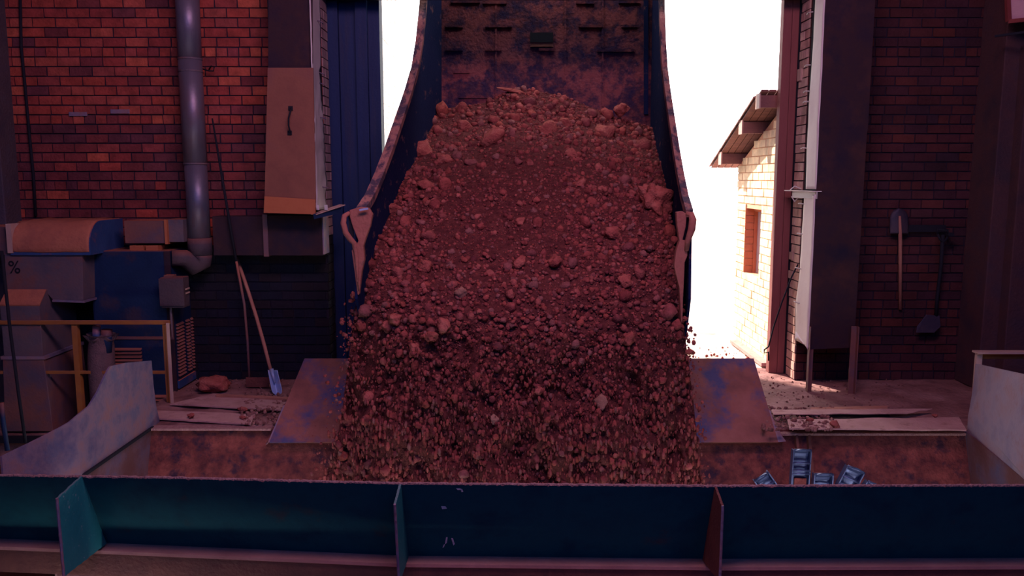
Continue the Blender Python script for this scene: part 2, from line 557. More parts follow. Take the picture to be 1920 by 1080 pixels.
floor_part('floor', -3.3, 6.4, 6.80, 9.0, 0, M['floor_dust'], 200, 50, .016)
floor_part('floor_bay', -3.36, -3.3, 7.5, 8.44, 0, M['floor_dust'], 20, 20)
floor_part('floor_bay_low', -6.4, -3.36, 7.5, 8.44, -.3, M['floor_dust'], 30, 20)
floor_part('floor_trench', -6.4, -3.12, 4.9, 7.52, -.75, M['rust_plain'], 20, 20)
floor_part('floor_side', 3.95, 6.4, 4.9, 6.8, 0, M['floor_dust'], 20, 20)
floor_part('floor_walkway', -6.4, 6.4, 4.2, 4.88, -.40, M['flange_dust'], 60, 8, .006)
floor_part('floor_rear', -6.4, 6.4, -4, 4.2, -.40, M['concrete_red'], 30, 30, .006)
floor_part('floor_outside', -30, 30, 9.0, 60, -.01, M['ground_out'], 120, 120, .03)
# two beams crossing the trench, behind the galvanised wing
for zz, yy in ((-.36, 7.42), (-.62, 7.3)):
    tag(MB().box(-6.4, -3.15, yy, yy + .1, zz, zz + .05).build('trench_beam', M['black' if zz > -.5 else 'rust_plain']),
        'dark steel edge beam under the blue ventilation machine' if zz > -.5 else 'rusty lower steel beam across the trench at far left', 'beam')

# ------------------------------------------------------------------ doorway steel
col = MB()
for x0, x1, y0 in ((-2.05, -1.80, 8.735), (-1.80, -1.62, 8.80), (-1.62, -1.50, 8.735), (-1.50, -1.38, 8.80)):
    col.box(x0, x1, y0, 9.0, 0, 4.6)
dcl = thing('door_column', (-1.63, 8.85, 0), 'deep blue steel column at the left side of the doorway', 'column')
col.build('column_post', M['blue_steel'], dcl)
MB().box(-1.88, -1.37, 8.74, 9.02, 0, .03).build('base_plate', M['blue_steel'], dcl)
dcr = thing('door_column', (2.88, 8.8, 0), 'reddish brown steel channel column at the right side of the doorway', 'column')
c = MB()
c.box(2.80, 2.886, 8.735, 8.83, 0, 4.6)
c.box(2.892, 3.10, 8.735, 8.83, 0, 4.6)
c.box(2.806, 3.09, 8.747, 8.82, 0, 4.6)
c.build('column_post', M['red_steel'], dcr)
MB().box(2.962, 2.975, 8.71, 8.735, 0, 4.6).build('edge_strip', M['black'], dcr)
MB().box(2.955, 2.985, 8.60, 8.70, 3.1, 3.22).build('lug', M['rail_pale'], dcr)
for zz in (1.05, 1.25):
    MB().box(2.955, 2.985, 8.60, 8.70, zz, zz + .08).build('lug', M['rail_pale'], dcr)

# ------------------------------------------------------------------ left cladding box
BY = 7.93
cl = thing('wall_cladding', (-2.15, 8.1, 1.76), 'sheet metal cladding box left of the doorway with orange bottom strip and handle', 'cladding')
tl, tr = P(503, -40, BY + .03), P(585, -40, BY + .03)
ml, mr = P(503, 128, BY + .03), P(586, 128, BY + .03)
MB().prism([tl, tr, mr, ml], (0, .02, 0)).build('upper_panel', M['clad_dark'], cl)['label'] = 'dark upper panel'
MB().prism([P(502, 127, BY), P(587, 127, BY), P(592, 380, BY - .02), P(496, 374, BY - .02)], (0, .02, 0)).build('lower_panel', M['clad_dust'], cl)['label'] = 'dust coloured lower panel'
MB().prism([P(496, 368, BY - .03), P(591, 374, BY - .03), P(591, 402, BY - .03), P(494.5, 399, BY - .03)], (0, .03, 0)).build('bottom_strip', M['clad_strip'], cl)['label'] = 'orange dusted bottom strip'
hp = [P(545, 203, BY - .01), P(545, 207, BY - .05), P(541, 222, BY - .06), P(541, 235, BY - .06), P(544, 247, BY - .04), P(544, 249, BY)]
h = MB().tube(hp, .008, 8).build('handle', M['black'], cl, smooth=True)
for q in (hp[0], hp[-1]):
    MB().box(q.x - .02, q.x + .02, BY - .022, BY, q.z - .02, q.z + .02).build('handle_plate', M['black'], h)


def lsheet(u, v):   # warped reveal sheet, facing the doorway; u depth, v height
    z = lerp(1.80, 4.0, v)
    ye = table([(1.8, .42), (2.2, .46), (2.6, .42), (2.9, .35), (3.15, .29), (3.2, .38), (4.0, .44)])(z)
    xx = -1.885 + .018 * noise.noise(Vector((u * 5, z * 7, 1))) * (1.0 if z < 3.0 else .3)
    if 2.2 < z < 2.9: xx += .004 * math.sin(z * 60 + u * 8) * u
    return Vector((xx, BY + ye * u, z))


MB().sheet(lsheet, 8, 90, (-.008, 0, 0)).build('reveal_sheet', M['sheet_light'], cl, smooth=True)['label'] = 'bright warped reveal sheet'
for zz in (3.62, 3.13, 3.03, 2.70, 2.02):
    MB().tube([(-1.885, 8.20, zz), (-1.85, 8.26, zz - .01), (-1.86, 8.33, zz - .01)], .005, 6).build('tie_wire', M['galv'], cl)
MB().box(-2.30, -1.905, BY + .05, WY - .02, 1.80, 4.0).build('frame', M['black'], cl)
br = thing('angle_bracket', (-1.8, 8.0, 1.8), 'steel angle bracket at the foot of the left cladding box', 'bracket')
MB().bar(P(588, 402, 7.92), P(642, 384, 8.15), .10, .008).build('top_flange', M['rail_pale'], br)
MB().bar(P(588, 404, 7.88) + Vector((0, 0, -.01)), P(640, 388, 8.12) + Vector((0, 0, -.03)), .008, .05).build('side_flange', M['blue_paint'], br)
for px in (596, 612):
    q = P(px, 388, 7.97)
    MB().box(q.x - .015, q.x + .015, 7.95, 7.97, q.z - .03, q.z + .02).build('clip', M['sheet_light'], br)

# ------------------------------------------------------------------ horizontal duct under it
du = thing('square_duct', (-2.4, 8.1, 1.36), 'dark square duct along the wall below the left cladding', 'duct')
z0, z1 = P(500, 479, 8.14).z, P(500, 404, 8.14).z
xl, xr_ = P(398, 440, 8.14).x, P(604, 440, 8.14).x
MB().box(xl, P(488, 440, 8.0).x, 8.16, WY - .02, z0, z1 - .01).build('duct_section', M['clad_dark'], du)
MB().box(P(494, 440, 8.0).x, xr_, 8.14, WY - .02, z0, z1).build('duct_section', M['clad_dark'], du)
MB().box(P(486, 440, 8.0).x, P(495, 440, 8.0).x, 8.125, WY - .02, z0 - .01, z1 + .01).build('flange', M['duct_rusty'], du)
MB().box(xr_, xr_ + .012, 8.15, WY - .04, z0 + .01, z1 - .01).build('end_plate', M['galv'], du)['label'] = 'pale bluish end plate'

# ------------------------------------------------------------------ right cladding box
cr = thing('wall_cladding', (3.2, 8.1, .46), 'tall dark cladding box right of the doorway with bright side sheet', 'cladding')
X3 = 2.92
zb = P(1515, 655, BY).z
zt = 4.05
f0 = [Vector((X3, BY, zt)), Vector((3.39, BY, zt)), Vector((3.39, BY, zb + .02)), Vector((X3, BY, zb - .0))]
mid = 2.55
MB().prism([(X3, BY, zt), (3.39, BY, zt), (3.39, BY, mid), (X3, BY, mid)], (0, .015, 0)).build('front_panel', M['clad_dark'], cr)
MB().prism([(X3, BY - .008, mid + .02), (3.38, BY - .008, mid + .02), (3.37, BY - .008, zb + .02), (X3, BY - .008, zb)], (0, .015, 0)).build('front_panel', M['clad_dark'], cr)


def rsheet(z0, z1, dep):
    def fn(u, v):
        z = lerp(z0, z1, v)
        d = dep(z)
        xx = X3 - .004 + .006 * noise.noise(Vector((u * 3, z * 4, 7)))
        zz = z + (u * .12 if v == 0 else 0) if z0 < 1 else z
        return Vector((xx, BY - .01 + d * u, zz))
    return fn


zk = P(1480, 358, 8.2).z
MB().sheet(rsheet(zk + .02, zt, lambda z: .27 + .02 * math.sin(z * 3)), 6, 60, (.006, 0, 0)).build('reveal_sheet', M['sheet_right'], cr, smooth=True)['label'] = 'bright pinkish upper reveal sheet'
MB().sheet(rsheet(zb, zk - .03, table([(.3, .36), (.8, .40), (1.2, .33), (2.0, .30)])), 6, 60, (.006, 0, 0)).build('reveal_sheet', M['sheet_right'], cr, smooth=True)['label'] = 'bright pinkish lower reveal sheet'
MB().box(X3 + .06, 3.38, BY + .02, WY - .02, zb + .05, zt - .02).build('frame', M['black'], cr)
for zz in (3.7, 3.2, 2.95, 2.85, 2.4, 1.85, 1.55, 1.2, .85):
    MB().tube([(X3 - .01, 8.20, zz), (X3 - .035, 8.25, zz + .005), (X3 - .02, 8.33, zz)], .006, 6).build('tie_wire', M['sheet_light'], cr)
for pxa, pya, lab in ((1516, 735, None), (1595, 739, None)):
    q = PZ(pxa, pya, 0)
    lg = MB()
    lg.box(q.x - .028, q.x - .022 + .05, q.y, q.y + .008, 0, P(pxa, 612, q.y).z)
    lg.box(q.x - .028 if pxa < 1550 else q.x + .022, q.x - .020 if pxa < 1550 else q.x + .03, q.y - .045, q.y, 0, P(pxa, 612, q.y).z)
    lg.build('leg', M['sheet_light' if 0 else 'duct_rusty'], cr)
rb = thing('angle_bracket', (2.9, 8.2, zk), 'light steel angle bracket across the right door jamb', 'bracket')
MB().bar(P(1478, 357, 8.62), P(1532, 359, 7.9), .09, .008).build('top_flange', M['sheet_right'], rb)
MB().bar(P(1486, 364, 8.5), P(1532, 366, 7.9), .008, .07).build('side_flange', M['sheet_light'], rb)
for (a, b, c2) in (((1482, 356), (1490, 349), (1502, 354)), ((1484, 368), (1490, 378), (1497, 370))):
    MB().tube([P(*a, 8.4), P(*b, 8.38), P(*c2, 8.35)], .006, 6).build('tie_wire', M['sheet_light'], rb)

# hooked rod leaning at the right column
pr = [P(1496, 496, 8.38), P(1484, 520, 8.35), P(1465, 570, 8.4), P(1450, 615, 8.5), P(1441, 650, 8.55), P(1433, 656, 8.55), P(1433, 662, 8.53), P(1441, 660, 8.52), P(1441, 676, 8.55)]
tag(MB().tube(pr, .008, 8).build('hooked_rod', M['black'], smooth=True), 'thin dark hooked rod leaning against the right door column', 'rod')

# ------------------------------------------------------------------ columns, wire
struct(MB().box(-5.6, -5.03, 8.15, WY, -.3, 6).build('trim_column_left', M['concrete'], bevel=.01))
struct(MB().prism([(4.70, 8.0, 6), (5.35, 8.0, 6), (5.35, 8.0, 0), (4.66, 8.0, 0)], (0, .43, 0)).build('trim_column_right', M['concrete_red'], bevel=.01))
struct(MB().box(4.82, 5.35, 7.86, 8.0, 0, 3.35).build('trim_column_right_face', M['concrete_red'], bevel=.01))
cb = [P(38, -10, WY - .03), P(40, 90, WY - .03), P(47, 160, WY - .03), P(55, 250, WY - .03), P(63, 330, WY - .03), P(67, 405, WY - .03)]
tag(MB().tube(cb, .014, 8).build('wall_cable', M['black'], smooth=True), 'thick black cable hanging down the brick wall at far left', 'cable')
hk = [P(376, 128, WY - .06), P(392, 133, WY - .08), P(400, 133, WY - .1), P(402, 126, WY - .1), P(396, 124, WY - .08), P(392, 130, WY - .02)]
tag(MB().tube(hk, .007, 6).build('pipe_hook', M['black'], smooth=True), 'small dark wire hook beside the vertical pipe', 'hook')
for px, py, w, hh in ((146, 214, 34, 8), (225, 209, 36, 8)):
    a = P(px - w / 2, py - hh / 2, WY - .02)
    b = P(px + w / 2, py + hh / 2, WY - .02)
    pl = MB().box(a.x, b.x, WY - .025, WY, b.z, a.z).build('wall_tag', M['galv'], bevel=.003)
    tag(pl, 'small pale strip on the brick wall, %s of the two' % ('left' if px < 200 else 'right'), 'strip')

# ------------------------------------------------------------------ vertical pipe with elbow
vp = thing('vent_pipe', (-3.15, 8.2, 1.5), 'tall round grey metal vent pipe in front of the left brick wall', 'pipe')
tp, bp = P(350, -30, 8.2), P(376, 478, 8.2)
def along(py): return P(lerp(350, 376, py / 478), py, 8.2)
MB().tube([tp, along(110)], .112, 28).build('pipe_section', M['pipe'], vp, smooth=True)
MB().tube([along(112), along(306)], .112, 28).build('pipe_section', M['pipe'], vp, smooth=True)
MB().tube([along(308), along(448)], .108, 28).build('pipe_section', M['pipe'], vp, smooth=True)
MB().tube([along(446), along(478)], .118, 28).build('pipe_collar', M['box_dark'], vp, smooth=True)
for y in (111, 134, 307):
    MB().tube([along(y - 1.5), along(y + 1.5)], .116, 28).build('seam_ring', M['duct_grey'], vp, smooth=False)
MB().tube([bp, bp + Vector((0, 0, -.06)), bp + Vector((-.06, -.04, -.10)), P(345, 484, 8.05), P(322, 484, 8.0)], [.115, .11, .10, .085, .08], 20).build('elbow', M['box_dark'], vp, smooth=True)

# ------------------------------------------------------------------ ventilation machine
mc = thing('ventilation_unit', (-4.2, 8.0, -.3), 'blue ventilation machine with ducts and louvres behind the yellow railing', 'machine')
# cabinet
cx0, cx1, cy0 = -4.12, -3.34, 7.95
zt = 1.40
ca = MB().box(cx0, cx1 - .03, cy0, WY - .02, -.3, zt).box(cx0 + .01, cx1, cy0 - .004, WY - .01, 0.02, zt + .005).build('cabinet', M['blue_paint'], mc, bevel=.01)
for x0, x1, a, b in ((-3.93, -3.66, .24, .47), (-4.10, -3.97, -.2, .47), (-3.60, -3.42, -.2, .0)):
    n = int((b - a) / .036)
    for k in range(n):
        z = a + k * .036
        MB().prism([(x0, cy0 - .004, z), (x0, cy0 - .03, z), (x0, cy0 - .004, z + .022)], (x1 - x0, 0, 0)).build('slat', M['duct_rusty'], ca)
for y0, y1 in ((8.0, 8.18), (8.24, 8.33), (8.36, 8.42)):
    for k in range(16):
        z = .14 + k * .034
        MB().prism([(cx1 + .004, y0, z), (cx1 + .022, y0, z), (cx1 + .004, y0, z + .02)], (0, y1 - y0, 0)).build('slat', M['duct_grey'], ca)
MB().box(cx0, cx1 + .01, cy0 - .016, cy0, .53, .555).build('edge_trim', M['duct_rusty'], ca)
MB().box(cx1 - .05, cx1 + .01, cy0 - .012, cy0, 0.0, zt).build('edge_trim', M['clad_dark'], ca)
MB().box(cx1, cx1 + .02, 7.98, 8.41, .02, .10).build('side_sill', M['blue_bright'], ca)
# hood with rounded front
hy0, hy1, hz0, hz1 = 7.70, 8.38, 1.385, 1.70
def hood_prof(grow=0):
    pts = [(hy1, hz0), (hy0, hz0)]
    for k in range(9):
        t = math.radians(90 * k / 8)
        pts.append((hy0 + .22 - .22 * math.cos(t), hz1 - .24 + .24 * math.sin(t)))
    pts.append((hy1, hz1))
    return pts
hx0, hx1 = P(20, 450, 7.72).x, P(170, 450, 7.72).x
MB().prism([(hx0, y, z) for y, z in hood_prof()], (hx1 - hx0, 0, 0)).build('hood', M['blue_bright'], mc)
# layer of dust on the rounded hood
dm = MB()
pf = [(hy0, hz0 + .025)] + hood_prof()[2:]
def hd(u, v):
    i = v * (len(pf) - 1)
    k = min(int(i), len(pf) - 2)
    y, z = lerp(pf[k][0], pf[k + 1][0], i - k), lerp(pf[k][1], pf[k + 1][1], i - k)
    x = lerp(hx0 + .01, hx1 - .01, u)
    return Vector((x, y - .008, z + .006 + .012 * noise.fractal(Vector((x * 4, y * 4, z * 4)), 1, 2, 3)))
o = MB().sheet(hd, 24, 14, (0, .01, -.008)).build('dust_layer', M['dust_thick'], mc, smooth=True)
o['kind'] = 'stuff'
MB().box(hx0 - .02, hx0 + .03, hy0 - .01, hy1, hz0 + .02, hz1 - .02).build('flange', M['rail_pale'], mc)
MB().prism([(hx0 - .02, hy0 + .05, hz0), (hx0 - .4, hy0 + .05, hz0), (hx0 - .4, hy0 + .05, hz1 - .05), (hx0 - .02, hy0 + .05, hz1 - .05)], (0, .5, 0)).build('duct_section', M['duct_rusty'], mc)
MB().box(P(238, 430, 8.1).x, P(312, 430, 8.1).x, 8.05, WY - .02, P(270, 456, 8.05).z, P(270, 414, 8.05).z).build('duct_section', M['duct_rusty'], mc)
MB().box(P(308, 430, 8.03).x, P(313, 430, 8.03).x, 8.03, WY - .02, P(270, 458, 8.03).z, P(270, 412, 8.03).z).build('flange', M['clad_strip'], mc)
MB().box(P(313, 430, 8.1).x, P(346, 430, 8.1).x, 8.07, WY - .02, P(270, 454, 8.05).z, P(270, 412, 8.05).z).build('duct_section', M['duct_grey'], mc)
for a, b in ((243, 269), (273, 296)):
    MB().box(P(a, 460, 8.0).x, P(b, 460, 8.0).x, 8.0, 8.25, 1.40, 1.45).build('spacer_block', M['clad_strip'], mc)
# box with the percent sign, tapering
by0 = 7.72
A = [P(8, 476, by0), P(154, 476, by0), P(156, 563, by0), P(100, 563, by0), P(84, 545, by0), P(12, 545, by0)]
bx = MB().prism(A, (0, .42, 0)).build('intake_box', M['duct_grey'], mc, bevel=.004)
MB().prism([P(98, 562, by0 - .012), P(158, 564, by0 - .012), P(158, 568, by0 - .012), P(98, 566, by0 - .012)], (0, .44, 0)).build('flange', M['galv'], bx)
ft = bpy.data.curves.new('percent_sign', 'FONT')
ft.body = '%'
ft.size = .17
ft.extrude = .002
ft.align_x = 'CENTER'
ft.align_y = 'CENTER'
ft.materials.append(M['black'])
ft_o = bpy.data.objects.new('percent_sign', ft)
fo = bpy.data.objects.new('percent_sign', bpy.data.meshes.new_from_object(ft_o))
bpy.data.objects.remove(ft_o)
COL.objects.link(fo)
fo.parent = bx
fo.location = P(27, 502, by0 - .004) - world_loc(bx)
fo.rotation_euler = (math.radians(90), 0, 0)
# lower left duct
dy = 7.56
x0, x1 = P(6, 650, dy).x, P(79, 650, dy).x
ld = MB()
zt0, ztb = P(50, 572, dy).z, P(50, 544, dy + .13).z
MB().prism([(x0, dy, .44), (x0, dy, zt0), (x0, dy + .13, ztb), (x0, 8.2, ztb), (x0, 8.2, .44)], (x1 - x0, 0, 0)).build('lower_duct', M['duct_grey'], mc, bevel=.004)
MB().prism([(x0 - .004, dy - .006, zt0 + .004), (x0 - .004, dy + .13, ztb + .008), (x0 - .004, dy + .13, ztb - .004), (x0 - .004, dy, zt0 - .01)], (x1 - x0 + .008, 0, 0)).build('sloped_lid', M['dust_thick'], mc)
MB().add([(x0 - .03, dy - .03, -.28), (x1 + .06, dy - .03, -.28), (x1 + .05, 8.25, -.28), (x0, 8.25, -.28), (x0 - .01, dy - .01, .42), (x1 + .01, dy - .01, .42), (x1 + .02, 8.24, .42), (x0 + .02, 8.24, .42)],
         [(0, 1, 5, 4), (1, 2, 6, 5), (2, 3, 7, 6), (3, 0, 4, 7), (4, 5, 6, 7), (0, 3, 2, 1)]).build('lower_duct', M['duct_rusty'], mc, bevel=.005)
MB().add([(x0 - .02, dy - .02, .415), (x1 + .03, dy - .02, .415), (x1 + .03, 8.25, .415), (x0, 8.25, .415), (x0 - .02, dy - .02, .445), (x1 + .03, dy - .02, .445), (x1 + .03, 8.25, .445), (x0, 8.25, .445)],
         [(0, 1, 5, 4), (1, 2, 6, 5), (2, 3, 7, 6), (3, 0, 4, 7), (4, 5, 6, 7), (0, 3, 2, 1)]).build('flange', M['galv'], mc)
# junction box
jb = thing('junction_box', P(325, 577, 7.8), 'small grey junction box on the corner of the blue cabinet', 'electrical box')
a, b = P(301, 578, 7.78), P(322, 521, 7.78)
MB().box(a.x, a.x + .22, 7.80, 7.95, a.z, b.z).build('box_body', M['box_dark'], jb, bevel=.006)
MB().box(a.x - .008, a.x + .228, 7.785, 7.80, a.z + .02, b.z - .01).build('box_door', M['box_dark'], jb, bevel=.004)
MB().box(a.x + .03, a.x + .12, 7.82, 7.90, b.z, b.z + .02).build('conduit_cap', M['duct_rusty'], jb)
for k in range(2):
    MB().box(a.x + .228, a.x + .232, 7.83, 7.93, a.z + .13 + k * .04, a.z + .145 + k * .04).build('name_strip', M['rail_pale'], jb)
MB().tube([(a.x + .06, 7.87, a.z), (a.x + .06, 7.87, a.z - .3)], .012, 8).build('conduit', M['duct_grey'], jb)

# ------------------------------------------------------------------ yellow railing, left
RY = 7.56
rl = thing('railing', (-3.9, RY, 0), 'yellow steel railing in front of the blue machine on the left', 'railing')
zr = P(300, 604, RY).z
zm = P(300, 698, RY).z
xr1 = P(314, 604, RY).x
MB().box(-5.6, xr1 + .02, RY - .02, RY + .02, zr - .02, zr + .016).build('top_rail', M['yellow'], rl, bevel=.003)
MB().box(-5.6, xr1 - .03, RY - .008, RY + .008, zm - .014, zm + .014).build('mid_rail', M['yellow'], rl)
for px, zb_ in ((142, -.3), (312, 0.0)):
    x = P(px, 650, RY).x
    p = MB()
    p.box(x - .025, x + .025, RY - .006, RY, zb_, zr - .02)
    p.box(x + .018, x + .025, RY - .045 if px > 200 else RY, RY + (.0 if px > 200 else .05), zb_, zr - .02)
    p.build('post', M['yellow'], rl)
x = P(318, 650, RY).x
MB().box(x + .0, x + .03, RY - .05, RY - .045, 0, zr).build('post_edge', M['rail_pale'], rl)

# railing, right
rr = thing('railing', (4.6, 6.95, 0), 'yellow steel railing behind the right galvanised wing', 'railing')
q = P(1834, 660, 6.95)
MB().box(q.x - .03, 6.2, 6.90, 6.99, q.z - .008, q.z + .008).build('top_rail', M['rail_pale'], rr)
MB().box(q.x + .03, 6.2, 6.985, 6.995, q.z - .07, q.z - .008).build('rail_web', M['yellow'], rr)
MB().box(q.x - .015, q.x + .035, 6.94, 6.97, 0, q.z - .008).build('post', M['rail_pale'], rr)
MB().box(5.6, 5.64, 6.94, 6.97, 0, q.z - .008).build('post', M['yellow'], rr)

# sack with pipe ends
sy = 7.66
sk = thing('sack', P(190, 760, sy), 'bluish grey woven sack holding short pipes beside the railing post', 'sack')
cpt = [P(190, y, sy) for y in (760, 720, 680, 650, 632, 626)]
cpt[0].x += .03
cpt[1].x += .02
MB().tube(cpt, [.12, .125, .12, .115, .10, .13], 18, caps=False).build('sack_body', M['sack'], sk, smooth=True)
def frill(u, v):
    t = u * 2 * math.pi
    c0 = P(190, 640, sy)
    r = .11 + .03 * v + .025 * math.sin(7 * t) * v
    return c0 + Vector((r * math.cos(t), r * math.sin(t) * .8, .05 * v * (1 + .5 * math.sin(5 * t + 1))))
MB().sheet(frill, 48, 4, (0, 0, -.004)).build('sack_mouth', M['sack'], sk, smooth=True)
for px, yt, rr_ in ((181, 611, .036), (200, 618, .05)):
    MB().tube([P(px, 660, sy - .03), P(px, yt, sy - .03)], rr_, 16).build('pipe_end', M['blue_bright' if px < 190 else 'blue_paint'], sk, smooth=True)

# dark rods at far left
tag(MB().tube([P(3, 470, 7.2), P(18, 610, 7.2), P(35, 740, 7.15), P(48, 830, 7.1)], .014, 8).build('leaning_rod', M['black'], smooth=True),
    'long thin dark rod leaning in front of the railing at far left', 'rod')
tag(MB().tube([P(3, 755, 7.0), P(6, 790, 7.0), P(14, 845, 6.95)], .020, 8).build('short_bar', M['blue_paint'], smooth=True),
    'short dark bar standing at the left edge above the galvanised wing', 'rod')

# ------------------------------------------------------------------ shovels and hoe
sh = thing('shovel', PZ(520, 738, 0), 'shovel with bright bluish blade leaning upright against the dark wall', 'shovel')
s0, s1 = P(444, 484, WY - .06), P(510, 705, 7.92)
mids = [s0.lerp(s1, t) + Vector((.02 * math.sin(t * 3.1), 0, 0)) for t in (0, .25, .5, .75, 1)]
MB().tube(mids, [.016, .018, .018, .018, .016], 12).build('handle', M['wood'], sh, smooth=True)


def blade(cx, top, bot, y0, y1, w0, w1):
    def fn(u, v):
        a = (u - .5) * 2
        py = lerp(top[1], bot[1], v)
        w = lerp(w0, w1, v)
        if v > .78: w *= math.sqrt(max(.0, 1 - ((v - .78) / .24) ** 2))
        px = lerp(top[0], bot[0], v) + a * w
        Y = lerp(y0, y1, v) - .03 * a * a + .012 * math.exp(-(a * 3) ** 2)
        return P(px, py, Y)
    return fn


MB().sheet(blade(0, (511, 694), (521, 741), 7.93, 7.86, 9, 10), 12, 14, (0, .004, 0)).build('blade', M['blade_blue'], sh, smooth=True)
MB().tube([P(509, 692, 7.92), P(515, 718, 7.87)], [.02, .010], 10).build('socket', M['blade_blue'], sh, smooth=True)

ho = thing('hoe', PZ(470, 722, 0), 'thin long handled hoe leaning on the dark wall left of the shovel', 'hoe')
hpts = [P(398, 222, 8.2), P(411, 300, 8.16), P(426, 390, 8.12), P(443, 490, 8.1), P(458, 570, 8.1), P(464, 640, 8.1), P(468, 720, 8.1)]
MB().tube(hpts[:4], [.008, .012, .014, .014], 8).build('handle', M['black'], ho, smooth=True)
MB().tube(hpts[3:], .013, 8).build('shaft', M['duct_rusty'], ho, smooth=True)
a = PZ(488, 735, .02)
MB().box(hpts[-1].x - .03, a.x + .02, 8.08, 8.09, .01, .11).build('blade', M['rust_plain'], ho)

# hanging tools, right wall
hb = thing('tool_bracket', P(1730, 430, WY - .1), 'dark horizontal steel bracket on the right brick wall carrying two shovels', 'bracket')
a, b = P(1672, 422, WY - .06), P(1772, 435, WY - .06)
MB().box(a.x, b.x, WY - .07, WY - .01, b.z, a.z).build('bracket_bar', M['black'], hb)
MB().box(b.x - .04, b.x + .02, WY - .2, WY - .01, b.z - .03, b.z).build('bracket_peg', M['black'], hb)
s2 = thing('shovel', P(1688, 580, WY - .1), 'shovel hanging blade up on the right wall, orange wooden handle', 'shovel')


def blade_up(u, v):
    a = (u - .5) * 2
    py = lerp(438, 391, v)
    w = 17.5
    if v > .55: w *= math.sqrt(max(0, 1 - ((v - .55) / .46) ** 2))
    return P(1686 + a * w, py, WY - .085 - .03 * (1 - a * a))


MB().sheet(blade_up, 12, 14, (0, .005, 0)).build('blade', M['blade_dark'], s2, smooth=True)
MB().tube([P(1687, 405, WY - .12), P(1688, 450, WY - .105), P(1688, 580, WY - .04)], [.012, .019, .017], 12).build('handle', M['wood'], s2, smooth=True)
s3 = thing('shovel', P(1740, 625, WY - .1), 'dark shovel hanging blade down from the bracket on the right wall', 'shovel')
MB().tube([P(1768, 440, WY - .16), P(1764, 500, WY - .13), P(1757, 560, WY - .11), P(1755, 592, WY - .10)], .018, 10).build('handle', M['black'], s3, smooth=True)
g = MB().tube([P(1758, 438, WY - .16), P(1762, 448, WY - .16), P(1768, 455, WY - .16), P(1776, 446, WY - .16), P(1777, 432, WY - .16), P(1757, 430, WY - .16), P(1758, 438, WY - .16)], .012, 8)
g.build('grip', M['black'], s3, smooth=True)
MB().prism([P(1737, 590, WY - .11), P(1762, 592, WY - .11), P(1764, 612, WY - .12), P(1752, 624, WY - .13), P(1718, 624, WY - .13), P(1720, 612, WY - .12)], (0, .012, 0)).build('blade', M['blade_dark'], s3, bevel=.003)

# framed sign
sg = thing('framed_sign', P(1900, 30, 7.75), 'pinkish panel in a red frame at the top of the right column', 'sign')
c4 = [P(1885, -60, 7.8), P(1990, -60, 7.55), P(1990, 30, 7.55), P(1890, 41, 7.8)]
MB().prism(c4, (0, .01, 0)).build('panel', M['sign_face'], sg)
fr = MB()
for i in range(4):
    fr.bar(c4[i] + Vector((0, -.01, 0)), c4[(i + 1) % 4] + Vector((0, -.01, 0)), .035, .04, up=(0, 1, 0))
fr.build('frame', M['sign_red'], sg)
MB().bar(P(1865, 68, 7.83), P(1925, 60, 7.7), .02, .02).build('support_bar', M['black'], sg)

# ------------------------------------------------------------------ hopper
WS = table([(-400, 1.075), (0, 1.045), (200, 1.036), (740, 1.006), (1340, 1.0), (2500, 1.0)])
YT = table([(-400, 893), (0, 893), (300, 897), (740, 908), (1340, 913), (1920, 912), (2500, 912)])
YB = table([(-400, 1008), (0, 1010), (200, 1018), (760, 1042), (1340, 1048), (1920, 1046), (2500, 1046)])
hpp = thing('hopper', (0, 5.2, -.4), 'long green steel receiving hopper across the foreground with gusset plates', 'hopper')
pxs = [-300 + i * 20 for i in range(128)]
top = [P(p, YT(p), 4.70 * WS(p)) for p in pxs]
bot = [P(p, YB(p), 4.98 * WS(p)) for p in pxs]
fw = MB().sheet(lambda u, v: top[int(round(u * 127))].lerp(bot[int(round(u * 127))], v), 127, 3, (0, .018, 0))
fw.build('front_plate', M['green_steel'], hpp)
MB().sheet(lambda u, v: top[int(round(u * 127))].lerp(bot[int(round(u * 127))], v) + Vector((0, .022, -.005 * (1 - v))), 127, 3, (0, .008, 0)).build('bounce_liner', M['rust'], hpp)['label'] = 'added unseen rust liner that stops green bounce onto the clay'  # unseen plate added to keep green bounce light off the clay
crust = MB()
n = 900
cp = []
rs = []
for i in range(n):
    t = i / (n - 1) * 127
    k = min(int(t), 126)
    p = top[k].lerp(top[k + 1], t - k)
    cp.append(p + Vector((0, .009, .002 + .004 * noise.noise(Vector((t * 1.3, 0, 0))))))
    rs.append(.0095 + .004 * noise.noise(Vector((t * 4.0, 5, 0))))
crust.tube(cp, rs, 7)
crust.build('rim_crust', M['dust_crust'], hpp)['label'] = 'dusty crust along the top edge'
flf = [b + Vector((0, -.115, 0)) for b in bot]
MB().sheet(lambda u, v: bot[int(round(u * 127))].lerp(flf[int(round(u * 127))], v) + Vector((0, 0, .001)), 127, 1, (0, 0, -.022)).build('bottom_flange', M['flange_dust'], hpp)['label'] = 'dust covered bottom flange'
MB().sheet(lambda u, v: flf[int(round(u * 127))] + Vector((0, .012, -.02 - .16 * v)), 127, 1, (0, .015, 0)).build('lower_web', M['rust_plain'], hpp)


def gusset(pts, m):
    a = [PX(px, py, X) for px, py in pts]
    jag = []
    for i in range(4):
        p, q = a[i], a[(i + 1) % 4]
        nn = 14
        for k in range(nn):
            t = k / nn
            r = p.lerp(q, t)
            if k: r = r + Vector((0, random.uniform(-.003, .003), random.uniform(-.003, .003)))
            jag.append(r)
    return MB().prism(jag, (.014, 0, 0)).build('gusset', m, hpp)


